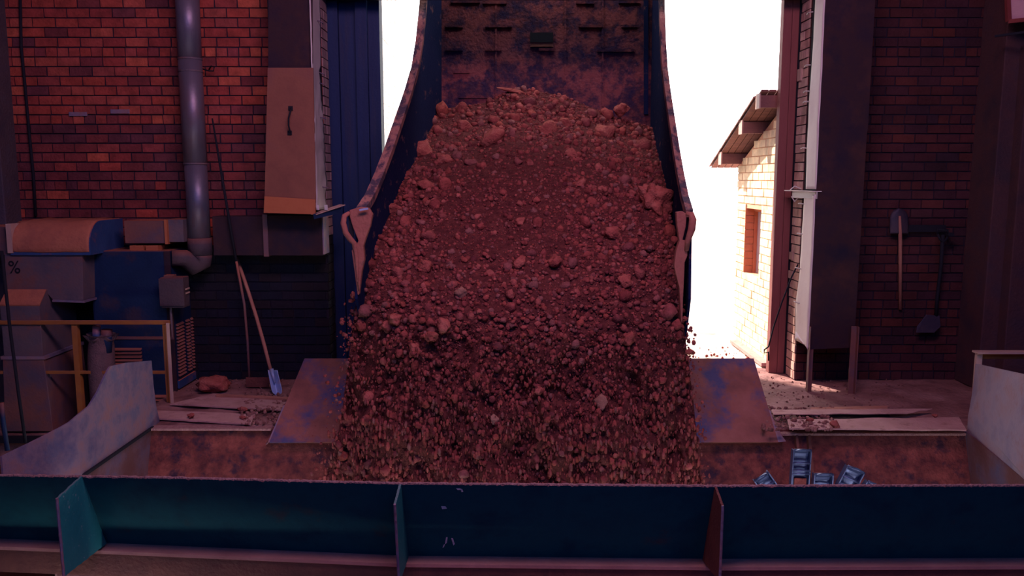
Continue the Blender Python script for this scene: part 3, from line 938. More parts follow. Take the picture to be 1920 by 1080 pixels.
X = P(150, 893, 4.70 * WS(150)).x
gusset([(150, 893), (105, 934), (118, 1080), (196, 1019)], M['green_lit'])
X = P(748, 908, 4.70 * WS(748)).x
gusset([(748, 908), (738, 945), (746, 1090), (763.5, 1042)], M['green_lit'])
X = P(1340, 913, 4.70).x
gusset([(1340, 913), (1352.5, 948), (1347, 1090), (1317, 1050)], M['rust_plain'])  # rust brown, also darkened for the side turned from the light
for gpts, gx in ((((105, 934), (118, 1080)), P(150, 893, 4.70 * WS(150)).x), (((738, 945), (746, 1090)), P(748, 908, 4.70 * WS(748)).x), (((1352.5, 948), (1347, 1090)), P(1340, 913, 4.70).x)):
    a, b = PX(*gpts[0], gx), PX(*gpts[1], gx)
    nn = 30
    MB().tube([a.lerp(b, k / nn) + Vector((.007, -.003 + random.uniform(-.002, .002), 0)) for k in range(nn + 1)], .0085, 6).build('gusset_edge', M['galv'], hpp)
# scratches of paint on the front plate
for (px, py, w, hh, rot) in ((838, 1008, 3, 22, .25), (848, 1010, 3, 22, -.2), (833, 1022, 2, 10, .5), (832, 950, 8, 8, .2), (861, 917, 8, 3, .4), (866, 919, 3, 6, 0)):
    t = (py - YT(px)) / (YB(px) - YT(px))
    Yq = lerp(4.70, 4.98, t) * WS(px) - .006
    cq = P(px, py, Yq)
    w, hh = w * 1.7, hh * 1.35
    e = Vector((math.sin(rot), 0, math.cos(rot))) * hh / 640
    s_ = Vector((w / 640, 0, 0))
    MB().prism([cq - e - s_ * .3, cq - e * .8 + s_, cq + e, cq + e * .7 - s_], (0, .006, 0)).build('paint_scratch', M['sheet_light'], hpp)

XL = -3.07
# back plate, leaning inwards
bpl = [P(p, table([(200, 799), (300, 799), (1470, 812), (1813, 815), (2000, 815)])(p), 6.76) for p in (255, 1920)]
bw = lambda u, v: Vector((lerp(XL - .02, 3.95, u), 6.76 - .45 * v, lerp(0.0, -1.3, v) + lerp(0, -.03, u) * (1 - v)))
MB().sheet(bw, 40, 8, (0, .02, 0)).build('back_plate', M['rust'], hpp)
MB().box(XL, -2.04, 6.70, 6.80, -.012, .006).build('back_lip', M['dust_crust'], hpp)
MB().box(2.24, 3.84, 6.70, 6.80, -.055, -.035).build('back_lip', M['dust_crust'], hpp)
for pxx in (1489, 1512):
    q = P(pxx, 815, 6.74)
    MB().prism([(q.x, 6.75, -.05), (q.x + .02, 6.75, -.05), (q.x + .03, 6.60, -.45), (q.x, 6.60, -.45)], (0, -.05, 0)).build('back_stiffener', M['rust_plain'], hpp)
MB().prism([(XL, 6.76, 0), (XL, 5.6, .0), (XL, 5.2, 0), (XL, 5.25, -1.3), (XL, 6.3, -1.3)], (-.015, 0, 0)).build('side_plate', M['side_rust'], hpp)
MB().prism([(3.86, 6.76, -.03), (3.55, 5.0, -.03), (3.55, 5.0, -1.3), (3.86, 6.3, -1.3)], (.015, 0, 0)).build('side_plate', M['side_rust'], hpp)
MB().box(XL, 4.0, 4.9, 6.5, -1.35, -1.3).build('hopper_floor', M['rust'], hpp)
def XW(y):
    return XL - max(0, 5.6 - y) * .26
def PXW(px, py):
    x = XL
    for _ in range(12):
        q = PX(px, py, x)
        x = .5 * x + .5 * XW(q.y)
    return PX(px, py, x)
out = [(301, 797), (293, 760), (288, 720), (284, 677), (240, 680), (206, 686), (196, 706), (182, 738), (166, 762), (150, 776), (130, 792), (110, 802), (85, 815), (60, 829), (30, 842), (4, 855), (-120, 905)]
wp = [PXW(x, y) for x, y in out[:-1]]
wp = [p + Vector((0, random.uniform(-.004, .004), random.uniform(-.004, .004))) for p in wp]
yl = wp[-1].y
wp += [Vector((XW(yl), yl, 0)), Vector((XL, 5.6, 0))]
wmb = MB()
nw = len(wp)
tops = wp[3:nw - 2]
def wing2(u, v):
    k = u * (len(tops) - 1)
    i = min(int(k), len(tops) - 2)
    t_ = tops[i].lerp(tops[i + 1], k - i)
    b_ = Vector((XW(t_.y), t_.y, max(0.0, .30 - (t_.y - 4.96) / .527)))
    b_.z = min(b_.z, t_.z - .01)
    return b_.lerp(t_, v)
wmb.sheet(wing2, 80, 10, (-.012, 0, 0))
wmb.prism([tops[0], Vector((XL, tops[0].y, 0)), wp[0], wp[1], wp[2]], (-.012, 0, 0))
wmb.build('wing_plate', M['galv'], hpp)['label'] = 'left curved galvanised wing plate'
MB().bar((XL + .01, 6.76, .0), (XL + .01, 5.62, .0), .02, .02).build('wing_weld', M['black'], hpp)
# right wing
rwp = [P(1813, 818, 6.76), P(1815, 780, 6.76), P(1824, 730, 6.76), P(1829, 682, 6.76), P(1920, 702, 5.66), Vector((3.50, 4.9, .95)), Vector((3.42, 4.78, -.03)), P(1920, 900, 5.62)]
MB().prism(rwp, (.015, 0, 0)).build('wing_plate', M['galv_right'], hpp)['label'] = 'right pale galvanised wing plate'

# ------------------------------------------------------------------ apron plate in front of the doorway
ap = thing('apron_plate', (.15, 6.9, .1), 'sloping rust and blue steel apron plate where the truck backs up', 'ramp')
aT, aB = (7.30, P(600, 672, 7.30).z), (6.62, P(600, 829, 6.62).z)
def apf(u, v):
    xt = lerp(P(571, 672, 7.3).x, P(1413, 676, 7.3).x, u)
    xb = lerp(P(505, 829, 6.62).x, P(1459, 838, 6.62).x, u)
    return Vector((lerp(xb, xt, v), lerp(aB[0], aT[0], v), lerp(aB[1], aT[1], v)))
MB().sheet(apf, 30, 8, (0, .012, -.012)).build('plate', M['apron'], ap)
e0, e1 = apf(1, 0), apf(1, 1)
MB().prism([e0.lerp(e1, .0), e0.lerp(e1, .36), e0.lerp(e1, .36) + Vector((.01, .03, -.09)), e0 + Vector((.06, .02, .00))], (.012, 0, 0)).build('side_flange', M['galv'], ap)
e0, e1 = apf(0, 0), apf(0, 1)
MB().prism([e0, e0.lerp(e1, .42), e0.lerp(e1, .42) + Vector((-.01, .03, -.09)), e0 + Vector((-.03, .03, -.03))], (-.012, 0, 0)).build('side_flange', M['galv'], ap)
for xx in (-1.7, -.6, .6, 1.9):
    MB().prism([(xx, 6.85, 0), (xx, 7.30, 0), (xx, 7.28, aT[1] - .03)], (.02, 0, 0)).build('support_rib', M['rust_plain'], ap)

# ------------------------------------------------------------------ paddle wheel in the hopper (right)
pw = thing('paddle_feeder', P(1525, 1040, 6.05), 'dark steel paddle rotor sticking up inside the right of the hopper', 'rotor')
cpw = P(1522, 1040, 6.05)
MB().tube([cpw + Vector((0, -.35, 0)), cpw + Vector((0, .35, 0))], .10, 20).build('hub', M['paddle'], pw, smooth=True)


def paddle(px, py, wpx, lean, slot=False):
    """curved plate with ribs; tip centre at px,py, local width in px, lean in radians"""
    tip = P(px, py, 6.0)
    s = 1 / 242.0
    w = wpx * s
    ax = Vector((-math.sin(lean), 0, -math.cos(lean)))      # towards the hub
    ay = Vector((math.cos(lean), 0, -math.sin(lean)))
    L = .62
    def fn(u, v):
        a = (u - .5) * 2
        d = v * L
        dep = -.05 * math.exp(-((v * L) / .02) ** 2) * 1.0 + .02 * abs(a) ** 4
        return tip + ay * (a * w / 2) + ax * (d - .02 * (1 - a * a) * (v < .02)) + Vector((0, dep, 0))
    root = MB().sheet(fn, 8, 24, (0, .012, 0)).build('paddle', M['paddle'], pw, smooth=False)
    for d in (.0, .085, .15) if not slot else (.0, .10, .16, .185):
        a, b = tip + ax * d - ay * w * .5 + Vector((0, -.02, 0)), tip + ax * d + ay * w * .5 + Vector((0, -.02, 0))
        c_ = (a + b) / 2 + Vector((0, -.012, 0)) - ax * .006
        MB().tube([a, c_, b], .011 if d == 0 else .008, 8).build('rib', M['paddle'], root, smooth=True)
    for sgn in (-1, 1):
        MB().bar(tip + ay * (sgn * w * .5), tip + ay * (sgn * w * .5) + ax * L, .008, .05, up=(0, 1, 0)).build('side_flange', M['paddle'], root)
    if slot:
        q = tip + ax * .27
        MB().prism([q - ay * w * .34 - ax * .05, q + ay * w * .34 - ax * .05, q + ay * w * .34 + ax * .1, q - ay * w * .34 + ax * .1], (0, -.022, 0)).build('rust_plate', M['rust'], root)


paddle(1503, 843, 32, .02, True)
paddle(1543, 888, 34, .02)
paddle(1603, 879, 34, .42)
paddle(1426, 892, 30, -.62)
paddle(1636, 907, 26, .55)

# ------------------------------------------------------------------ boards and debris on the floor
def board(name, quad, z, label, m='board', th=.012, cat='board'):
    q = [PZ(x, y, z) for x, y in quad]
    b = MB()
    def fn(u, v):
        p = q[0].lerp(q[1], u).lerp(q[3].lerp(q[2], u), v)
        return p + Vector((0, .008 * noise.noise(Vector((u * 9, v * 2, len(label)))), .008 * noise.noise(Vector((u * 5, v * 3, len(label))))))
    b.sheet(fn, 24, 4, (0, 0, -th))
    o = b.build(name, M[m])
    return tag(o, label, cat)


board('floor_board', [(318, 757), (400, 738), (541, 747), (527, 768)], .035, 'dusty pinkish board on the left floor, farther of the two wide ones')
board('floor_board', [(290, 769), (478, 776), (470, 795), (288, 784)], .03, 'dusty pinkish board at the left edge of the hopper, nearer of the two')
board('floor_batten', [(405, 738), (540, 744), (540, 748), (405, 742)], .05, 'narrow broken batten lying behind the dusty left boards', 'wood', .02)
board('floor_board', [(1476, 786), (1798, 782), (1812, 806), (1480, 803)], .035, 'long pale dusty plank along the hopper edge on the right')
board('floor_plate', [(1446, 768), (1748, 766), (1700, 775), (1450, 777)], .06, 'thin checker steel plate lying raised over a dark gap at right', 'board', .006, 'plate')
board('floor_batten', [(1520, 764), (1664, 760), (1664, 766), (1520, 768)], .05, 'thin reddish batten behind the checker plate on the right floor', 'wood', .02)
board('floor_plate', [(1495, 775), (1668, 774), (1668, 779), (1495, 780)], .025, 'black steel strip in the gap under the checker plate', 'black', .01, 'strip')  # black strip stands in for the dark gap beneath the plate

# ------------------------------------------------------------------ stones
def stone_mesh(name, seed, m, sub=2, rough=.28, flat=False):
    bm = bmesh.new()
    bmesh.ops.create_icosphere(bm, subdivisions=sub, radius=1)
    rr = random.Random(seed)
    sx, sy, sz = rr.uniform(.85, 1.2), rr.uniform(.7, 1.0), rr.uniform(.65, .95)
    off = Vector((seed * 3.1, seed * 1.7, 0))
    planes = [(Vector((rr.gauss(0, 1), rr.gauss(0, 1), rr.gauss(0, 1))).normalized(), rr.uniform(.62, .85)) for _ in range(7)]
    for v in bm.verts:
        p = v.co.copy()
        for nn, d in planes:
            e = p.dot(nn)
            if e > d: p -= nn * (e - d)
        k = 1 + rough * noise.fractal(p * 1.6 + off, 1, 2, 3)
        p *= k
        v.co = Vector((p.x * sx, p.y * sy, p.z * sz))
    me = bpy.data.meshes.new(name)
    bm.to_mesh(me)
    bm.free()
    me.materials.append(m)
    if not flat:
        me.polygons.foreach_set('use_smooth', [True] * len(me.polygons))
    return me


# surface of the sliding clay
XLt = table([(150, 820), (210, 808), (250, 790), (330, 742), (400, 716), (450, 698), (500, 684), (550, 668), (600, 660), (680, 650), (760, 640), (830, 628), (880, 612), (1080, 590)])
XRt = table([(150, 1210), (230, 1226), (300, 1246), (400, 1258), (500, 1272), (560, 1278), (620, 1286), (680, 1294), (760, 1304), (850, 1312), (920, 1318), (1080, 1325)])
YTOP = table([(0, 232), (.03, 205), (.12, 200), (.25, 192), (.32, 175), (.38, 166), (.47, 170), (.6, 180), (.75, 205), (.85, 222), (1.0, 240)])
YD = table([(150, 9.85), (165, 9.72), (210, 9.25), (270, 8.4), (330, 7.62), (400, 7.05), (450, 6.7), (500, 6.42), (550, 6.18), (600, 6.0), (700, 5.84), (800, 5.74), (900, 5.68), (1080, 5.62)])


def surf(s, t, lift=0.0):
    yt = float(YTOP(t))
    py = yt + s * (1075 - yt)
    a, b = float(XLt(py)), float(XRt(py))
    jag = 0
    px = lerp(a, b, t)
    Y = float(YD(py - (yt - 166) * max(0, 1 - s * 3.0) * .8))
    fall = min(1, max(0, (py - 480) / 250))
    Y += (.32 * abs(2 * t - 1) ** 5) * fall + .10 * abs(2 * t - 1) ** 3
    p0 = P(px, py, Y)
    fz_ = min(1, max(0, (py - 600) / 150))
    nl = .07 * noise.fractal(p0 * 2.2, 1, 2, 3) + .035 * noise.fractal(p0 * 9, 1, 2, 4)
    if fz_ > 0:
        nl += fz_ * (.16 * noise.fractal(Vector((p0.x * 5, p0.y * 5, p0.z * 2.2)), 1, 2, 3) + .05 * noise.fractal(Vector((p0.x * 16, p0.y * 5, p0.z * 6)), 1, 2, 2))
    Yn = Y + nl - lift
    e = ray(px, py)
    p = CO + e * (Yn / e.y)
    return p, py


NU, NV = 230, 330
sb = MB()
vs = []
for j in range(NV + 1):
    for i in range(NU + 1):
        t = i / NU
        p, py = surf(j / NV, t)
        if i in (0, NU):
            p = p + Vector((0, .25, -.1))
        vs.append(p)
sb.v = vs
W_ = NU + 1
sb.f = [(j * W_ + i, j * W_ + i + 1, (j + 1) * W_ + i + 1, (j + 1) * W_ + i) for j in range(NV) for i in range(NU)]
# rear side
m0 = len(sb.v)
BU, BV = 20, 30
for j in range(BV + 1):
    for i in range(BU + 1):
        p, py = surf(j / BV, i / BU)
        k = min(1, j / BV * 4)
        sb.v.append(p + Vector((0, .22 * k + .05, -.45 * (1 - k * .8))))
sb.f += [(m0 + j * (BU + 1) + i + 1, m0 + j * (BU + 1) + i, m0 + (j + 1) * (BU + 1) + i, m0 + (j + 1) * (BU + 1) + i + 1) for j in range(BV) for i in range(BU)]
earth = sb.build('clay_heap', M['soil'], smooth=True, fixn=False)
tag(earth, 'dark red clay earth sliding out of the tipped truck body into the hopper', 'earth', kind='stuff')

# landmark stones: px, py, radius px, squash, label
LM = [
    (1224, 374, 37, 'largest boulder, long reddish lump resting against the right bed side'),
    (925, 262, 23, 'pale brown lumpy boulder high in the left centre of the heap'),
    (1170, 528, 17, 'dark smooth round stone on the right side of the heap'),
    (1040, 490, 17, 'greyish pointed stone right of centre, beside a pale pebble cluster'),
    (975, 492, 15, 'pitted brown stone left of the greyish pointed one at mid heap'),
    (798, 348, 19, 'rounded brick red stone near the left bed side'),
    (793, 285, 21, 'brown lump high up against the left bed side'),
    (1028, 243, 17, 'brown square stone near the top centre of the heap'),
    (1132, 250, 20, 'broad pinkish flat stone near the top right of the heap'),
    (1128, 755, 15, 'pale mottled stone falling right of centre, low in the stream'),
    (1178, 637, 15, 'orange brown egg shaped stone falling at the right'),
    (1072, 289, 12, 'orange oval stone below the top of the heap'),
    (975, 418, 13, 'orange brown stone just above the centre of the heap'),
    (865, 550, 12, 'pale grey tan stone left of the middle of the stream'),
    (928, 787, 10, 'small pale oval stone low in the middle of the stream'),
    (735, 392, 19, 'brown stone at the left edge next to the side plate'),
    (1060, 231, 11, 'small square stone just right of the brown square one'),
    (797, 500, 15, 'brown stone on the left slope below the round red one'),
    (835, 610, 17, 'broad brown stone low on the left of the stream'),
    (808, 630, 15, 'tilted brown stone touching the broad one at left'),
    (740, 600, 16, 'angular brown stone pair member near the left edge, right one'),
    (728, 612, 14, 'smaller angular brown stone near the left edge of the stream'),
    (776, 655, 16, 'brown stone low left above the blue patched apron'),
    (1088, 345, 12, 'brown block right of centre in the upper heap'),
    (1130, 358, 12, 'smooth brown stone above the dark round one, upper right'),
    (962, 170, 16, 'flat slab on the very crest of the heap'),
    (1150, 440, 16, 'brown stone on the right slope below the largest boulder'),
    (662, 553, 7, 'small stone flying off at the left edge beside the bed lug'),
    (1292, 660, 7, 'small dark stone at the right edge of the falling stream'),
    (1284, 597, 6, 'tiny dark stone in the air beside the right lug spike'),
    (832, 301, 16, 'brown stone next to the lump high on the left'),
    (870, 240, 17, 'brown lump on the upper left crest of the heap'),
    (1165, 205, 14, 'dark crumbly lump at the top right corner of the heap'),
    (650, 790, 14, 'brown stone falling at the far left edge over the apron'),
]
lmm = [stone_mesh('stone', 40 + i, M['stone_big'], 3, .35) for i in range(10)]
tanm = stone_mesh('stone', 90, M['stone_tan'], 3, .3)
for i, (px, py, r, lab) in enumerate(LM):
    t = (px - float(XLt(py))) / (float(XRt(py)) - float(XLt(py)))
    t = min(max(t, .0), 1)
    yt = float(YTOP(t))
    p, _ = surf(min(max((py - yt) / (1075 - yt), 0), 1), t)
    Y = p.y
    if px < XLt(py) or px > XRt(py): Y = float(YD(py)) + .05
    p = P(px, py, Y - .01 - r * .0012)
    rad = r * (Y / F) * 1.12
    me = tanm if lab.startswith(('pale', 'small pale')) and 'lumpy' not in lab else lmm[i % 10]
    if i == 0:
        me = stone_mesh('stone', 131, M['stone_big'], 4, .5)
    o = bpy.data.objects.new('boulder' if r > 18 else 'stone', me)
    COL.objects.link(o)
    o.location = p
    o.rotation_euler = (random.uniform(-.6, .6), random.uniform(-.6, .6), random.uniform(0, 6))
    o.scale = (rad, rad, rad)
    if i == 0:
        o.rotation_euler = (0.2, -.6, 0)
        o.scale = (rad * .82, rad * .8, rad * 1.3)
        o.location += Vector((0, -.06, .0))
    if i == 25:
        o.rotation_euler = (.1, .2, 0)
        o.scale = (rad * 1.9, rad * .8, rad * .4)
    tag(o, lab, 'stone')

# individual stones, grouped by zone
zone_names = {}
def zone(px, py, t):
    v = 'upper' if py < 370 else ('middle' if py < 600 else 'lower')
    h_ = 'left' if t < .33 else ('centre' if t < .67 else 'right')
    return v, h_


indm = [stone_mesh('stone', 10 + i, M['stone'], 2, .3) for i in range(10)]
used = [(px, py, r) for px, py, r, _ in LM]
cnt, tries = 0, 0
cells_ = {}
def dens(s, t, py):
    d = 1.0
    if py < 470: d *= .35 + 1.3 * (abs(t - .45) > .22) + (.8 if py < 300 else 0)
    if 290 < py < 600 and t < .16: d += 1.6
    if 290 < py < 520 and t > .7: d += .7
    return d
while cnt < 262 and tries < 60000:
    tries += 1
    s, t = random.random() ** .95, random.uniform(.005, .995)
    p, py = surf(s, t)
    if py > 890 or random.random() > dens(s, t, py) / 2: continue
    px = float(lerp(float(XLt(py)), float(XRt(py)), t))
    r = 6.6 + (11 if t < .2 or t > .68 or py < 290 else 6) * random.random() ** 1.8 if py < 640 else 6.2 + 5 * random.random() ** 2
    if any((px - a) ** 2 + (py - b) ** 2 < ((r + c_) * .88) ** 2 for a, b, c_ in used): continue
    used.append((px, py, r))
    rad = r * p.y / F * 1.1
    o = bpy.data.objects.new('stone', random.choice(indm))
    COL.objects.link(o)
    o.location = p + Vector((0, -rad * .3, 0))
    o.rotation_euler = (random.uniform(0, 6), random.uniform(0, 6), random.uniform(0, 6))
    o.scale = (rad, rad, rad)
    rows = [(215, 'on the crest'), (290, 'just below the crest'), (370, 'in the upper part'), (450, 'in the upper middle'), (530, 'in the middle'),
            (610, 'at the lip of the body'), (700, 'in the top of the falling stream'), (790, 'in the middle of the falling stream'), (999, 'in the bottom of the falling stream')]
    row = next(n for y_, n in rows if py < y_)
    colm = ['far left', 'left', 'centre', 'right', 'far right'][min(4, int(t * 5))]
    size = 'fist sized' if r > 10.5 else ('medium' if r > 8 else 'small')
    cells_.setdefault((size, row, colm), []).append((py, o))
    cnt += 1

for (size, row, colm), lst in cells_.items():
    lst.sort(key=lambda a: a[0])
    words = {1: [''], 2: ['higher of two ', 'lower of two '], 3: ['highest of three ', 'middle of three ', 'lowest of three ']}.get(len(lst)) or [('%s highest of the ' % q).lstrip() for q in ['', 'second', 'third', 'fourth', 'fifth', 'sixth', 'seventh', 'eighth', 'ninth', 'tenth', 'eleventh', 'twelfth'][:len(lst)]]
    for (py, o), w_ in zip(lst, words):
        tag(o, '%s%s %sstone%s %s, %s' % (w_, size, 'reddish brown ' if len(lst) < 4 else '', 's' if w_ else '', row, colm), 'stone', group='%s stones %s of the clay, %s' % (size, row, colm))

# all smaller stones: one mesh
def ico():
    bm = bmesh.new()
    bmesh.ops.create_icosphere(bm, subdivisions=1, radius=1)
    v = np.array([q.co[:] for q in bm.verts])
    f = np.array([[a.index for a in q.verts] for q in bm.faces])
    bm.free()
    return v, f


IV, IF = ico()
def bm_ico2():
    bm = bmesh.new()
    bmesh.ops.create_icosphere(bm, subdivisions=2, radius=1)
    v = np.array([q.co[:] for q in bm.verts])
    f = np.array([[a.index for a in q.verts] for q in bm.faces])
    bm.free()
    return v, f
IV2, IF2 = bm_ico2()


def scatter_mesh(name, pts, rads, m, parent=None, hi=False, jitter=.2, fallz=None):
    V0, F0 = (IV2, IF2) if hi else (IV, IF)
    n = len(pts)
    pts = np.array(pts)
    rads = np.array(rads)
    # planes cut variants
    var = []
    for k in range(12):
        vv = V0.copy()
        for _ in range(6):
            nn = rng.normal(size=3)
            nn /= np.linalg.norm(nn)
            d = rng.uniform(.6, .85)
            e = vv @ nn
            vv = vv - np.outer(np.maximum(e - d, 0), nn)
        vv = vv * (1 + rng.normal(size=(len(vv), 1)) * jitter * .3)
        var.append(vv * rng.uniform(.75, 1.2, size=3))
    var = np.array(var)
    idx = rng.integers(0, 12, n)
    a, b, c_ = rng.uniform(0, 6.28, (3, n))
    ca, sa, cb_, sb_, cc, sc_ = np.cos(a), np.sin(a), np.cos(b), np.sin(b), np.cos(c_), np.sin(c_)
    R = np.empty((n, 3, 3))
    R[:, 0, 0] = ca * cb_; R[:, 0, 1] = ca * sb_ * sc_ - sa * cc; R[:, 0, 2] = ca * sb_ * cc + sa * sc_
    R[:, 1, 0] = sa * cb_; R[:, 1, 1] = sa * sb_ * sc_ + ca * cc; R[:, 1, 2] = sa * sb_ * cc - ca * sc_
    R[:, 2, 0] = -sb_; R[:, 2, 1] = cb_ * sc_; R[:, 2, 2] = cb_ * cc
    V = np.einsum('nij,nvj->nvi', R, var[idx]) * rads[:, None, None]
    if fallz is not None:
        V[:, :, 2] *= fallz[:, None]
    V = V + pts[:, None, :]
    nv, nf = len(V0), len(F0)
    Fc = (F0[None] + (np.arange(n) * nv)[:, None, None]).reshape(-1, 3)
    me = bpy.data.meshes.new(name)
    me.vertices.add(n * nv)
    me.vertices.foreach_set('co', V.reshape(-1))
    me.loops.add(n * nf * 3)
    me.loops.foreach_set('vertex_index', Fc.reshape(-1).astype(np.int32))
    me.polygons.add(n * nf)
    me.polygons.foreach_set('loop_start', (np.arange(n * nf) * 3).astype(np.int32))
    me.update(calc_edges=True)
    me.validate()
    set_rnd(me, np.repeat(rng.random(n), nv).astype(np.float32))
    me.materials.append(m)
    o = bpy.data.objects.new(name, me)
    COL.objects.link(o)
    return o


pts, rads, fz = [], [], []
for k in range(22000):
    s, t = random.random(), random.random()
    p, py = surf(s, t)
    r = (1.3 + 3.6 * random.random() ** 3) * (1 if py < 640 else .85)
    if py < 480 and abs(t - .42) < .2 and py > 270: r *= .8
    if py > 1000: continue
    out_ = .0
    if random.random() < .25: r *= .6
    rad = r * p.y / F * 1.15
    d = random.uniform(-.3, .6)
    if py > 620: d += random.random() ** 3 * 7
    pts.append((p.x + (random.gauss(0, .03) if py > 560 else 0), p.y - rad * d, p.z))
    rads.append(rad)
    fz.append(1.0 + 1.3 * min(1, max(0, (py - 600) / 220)))
o = scatter_mesh('gravel', pts, rads, M['stone'], fallz=np.array(fz))
tag(o, 'fine reddish gravel and crumbs all over the sliding clay', 'gravel', kind='stuff')
pts, rads = [], []
for k in range(2600):
    s, t = random.random() ** .9, random.random()
    p, py = surf(s, t)
    if py > 960: continue
    if py < 470 and abs(t - .42) < .2 and py > 265 and random.random() < .7: continue
    if py > 620 and random.random() < .55: continue
    r = 4.0 + 3.0 * random.random() ** 1.5
    px = lerp(float(XLt(py)), float(XRt(py)), t)
    rad = r * p.y / F * 1.1
    pts.append((p.x, p.y - rad * random.uniform(0, .5), p.z))
    rads.append(rad)
o = scatter_mesh('coarse_gravel', pts, rads, M['stone'], hi=True)
o.data.polygons.foreach_set('use_smooth', [True] * len(o.data.polygons))
tag(o, 'coarse reddish gravel lying between the bigger stones of the sliding clay', 'gravel', kind='stuff')
# loose crumbs thrown off the sides of the stream
pts, rads = [], []
for k in range(170):
    py = random.uniform(585, 900)
    side = random.random() < .5
    px = (float(XLt(py)) - abs(random.gauss(0, 10 + (py - 600) * .05))) if side else (float(XRt(py)) + abs(random.gauss(0, 8)))
    p = P(px, py, float(YD(py)) + random.uniform(.0, .35))
    pts.append(p[:])
    rads.append((1.2 + 4.5 * random.random() ** 3) * p.y / F)
o = scatter_mesh('flying_crumbs', pts, rads, M['stone'])
tag(o, 'loose crumbs flying off both sides of the falling clay', 'gravel', kind='stuff')

# pile at the bottom of the hopper
def pile(u, v):
    x, y = lerp(-1.9, 1.9, u), lerp(5.0, 6.5, v)
    z = -1.28 + .75 * math.exp(-((x - .05) / 1.1) ** 2 - ((y - 5.7) / .55) ** 2) + .05 * noise.fractal(Vector((x * 3, y * 3, 0)), 1, 2, 4)
    return Vector((x, y, z))
tag(MB().sheet(pile, 60, 30, (0, 0, -.02)).build('clay_pile', M['soil'], smooth=True), 'clay collecting on the bottom of the hopper under the stream', 'earth', kind='stuff')

# rubble on the floor
def rubble(name, n, region, z, rmin, rmax, label, m='pebble_floor'):
    pts, rads = [], []
    for k in range(n):
        x0, x1, y0, y1 = region
        q = PZ(random.uniform(x0, x1), random.uniform(y0, y1), z)
        r = (rmin + (rmax - rmin) * random.random() ** 3)
        pts.append((q.x, q.y, z + r * .3))
        rads.append(r)
    o = scatter_mesh(name, pts, rads, M[m])
    return tag(o, label, 'rubble', kind='stuff')


rubble('rubble', 420, (450, 555, 740, 796), .025, .004, .026, 'crumbs and chips of clay on the boards at the left of the apron')
rubble('rubble', 500, (1430, 1560, 765, 808), .03, .004, .028, 'crumbs of clay piled at the right edge of the apron plate')
rubble('rubble', 350, (1425, 1700, 705, 770), .005, .003, .014, 'scattered chips on the dusty floor right of the doorway')
rubble('rubble', 130, (1300, 1445, 650, 705), 0, .004, .022, 'scattered chips on the bright ground outside the doorway', 'stone')
rubble('rubble', 250, (330, 560, 705, 738), .005, .003, .014, 'scattered chips on the floor at the foot of the dark wall')
for (px, py, w, z, lab, m_) in ((396, 724, 33, .0, 'large rounded brown clay lump on the floor by the blue cabinet', 'stone_big'),
                           (357, 780, 9, .04, 'small crumbly clay lump on the near left board', 'stone_big'),
                           (455, 783, 6, .04, 'tiny brown clay lump at the right end of the near left board', 'stone_big'),
                           (1566, 797, 12, .04, 'brown lump with a pale end on the right plank', 'stone_big'),
                           (1520, 788, 8, .05, 'small brown lump left of the bigger one on the right plank', 'stone_big'),
                           (1754, 780, 6, .04, 'dark little lump near the far end of the right plank', 'stone_big'),
                           (1345, 668, 3.5, .0, 'single red stone on the bright ground outside', 'stone_big'),
                           (455, 768, 9, .02, 'brown stone between the two left boards near the apron', 'stone_big')):
    q = PZ(px, py + w * .4, z)
    rad = w * q.y / F
    me = stone_mesh('clay_lump', int(px), M[m_], 3, .35)
    o = bpy.data.objects.new('clay_lump', me)
    COL.objects.link(o)
    o.location = q + Vector((0, rad * .4, rad * .42))
    o.scale = (rad * 1.0, rad * .9, rad * .72) if w < 20 else (rad * 1.1, rad, rad * .62)
    tag(o, lab, 'lump')

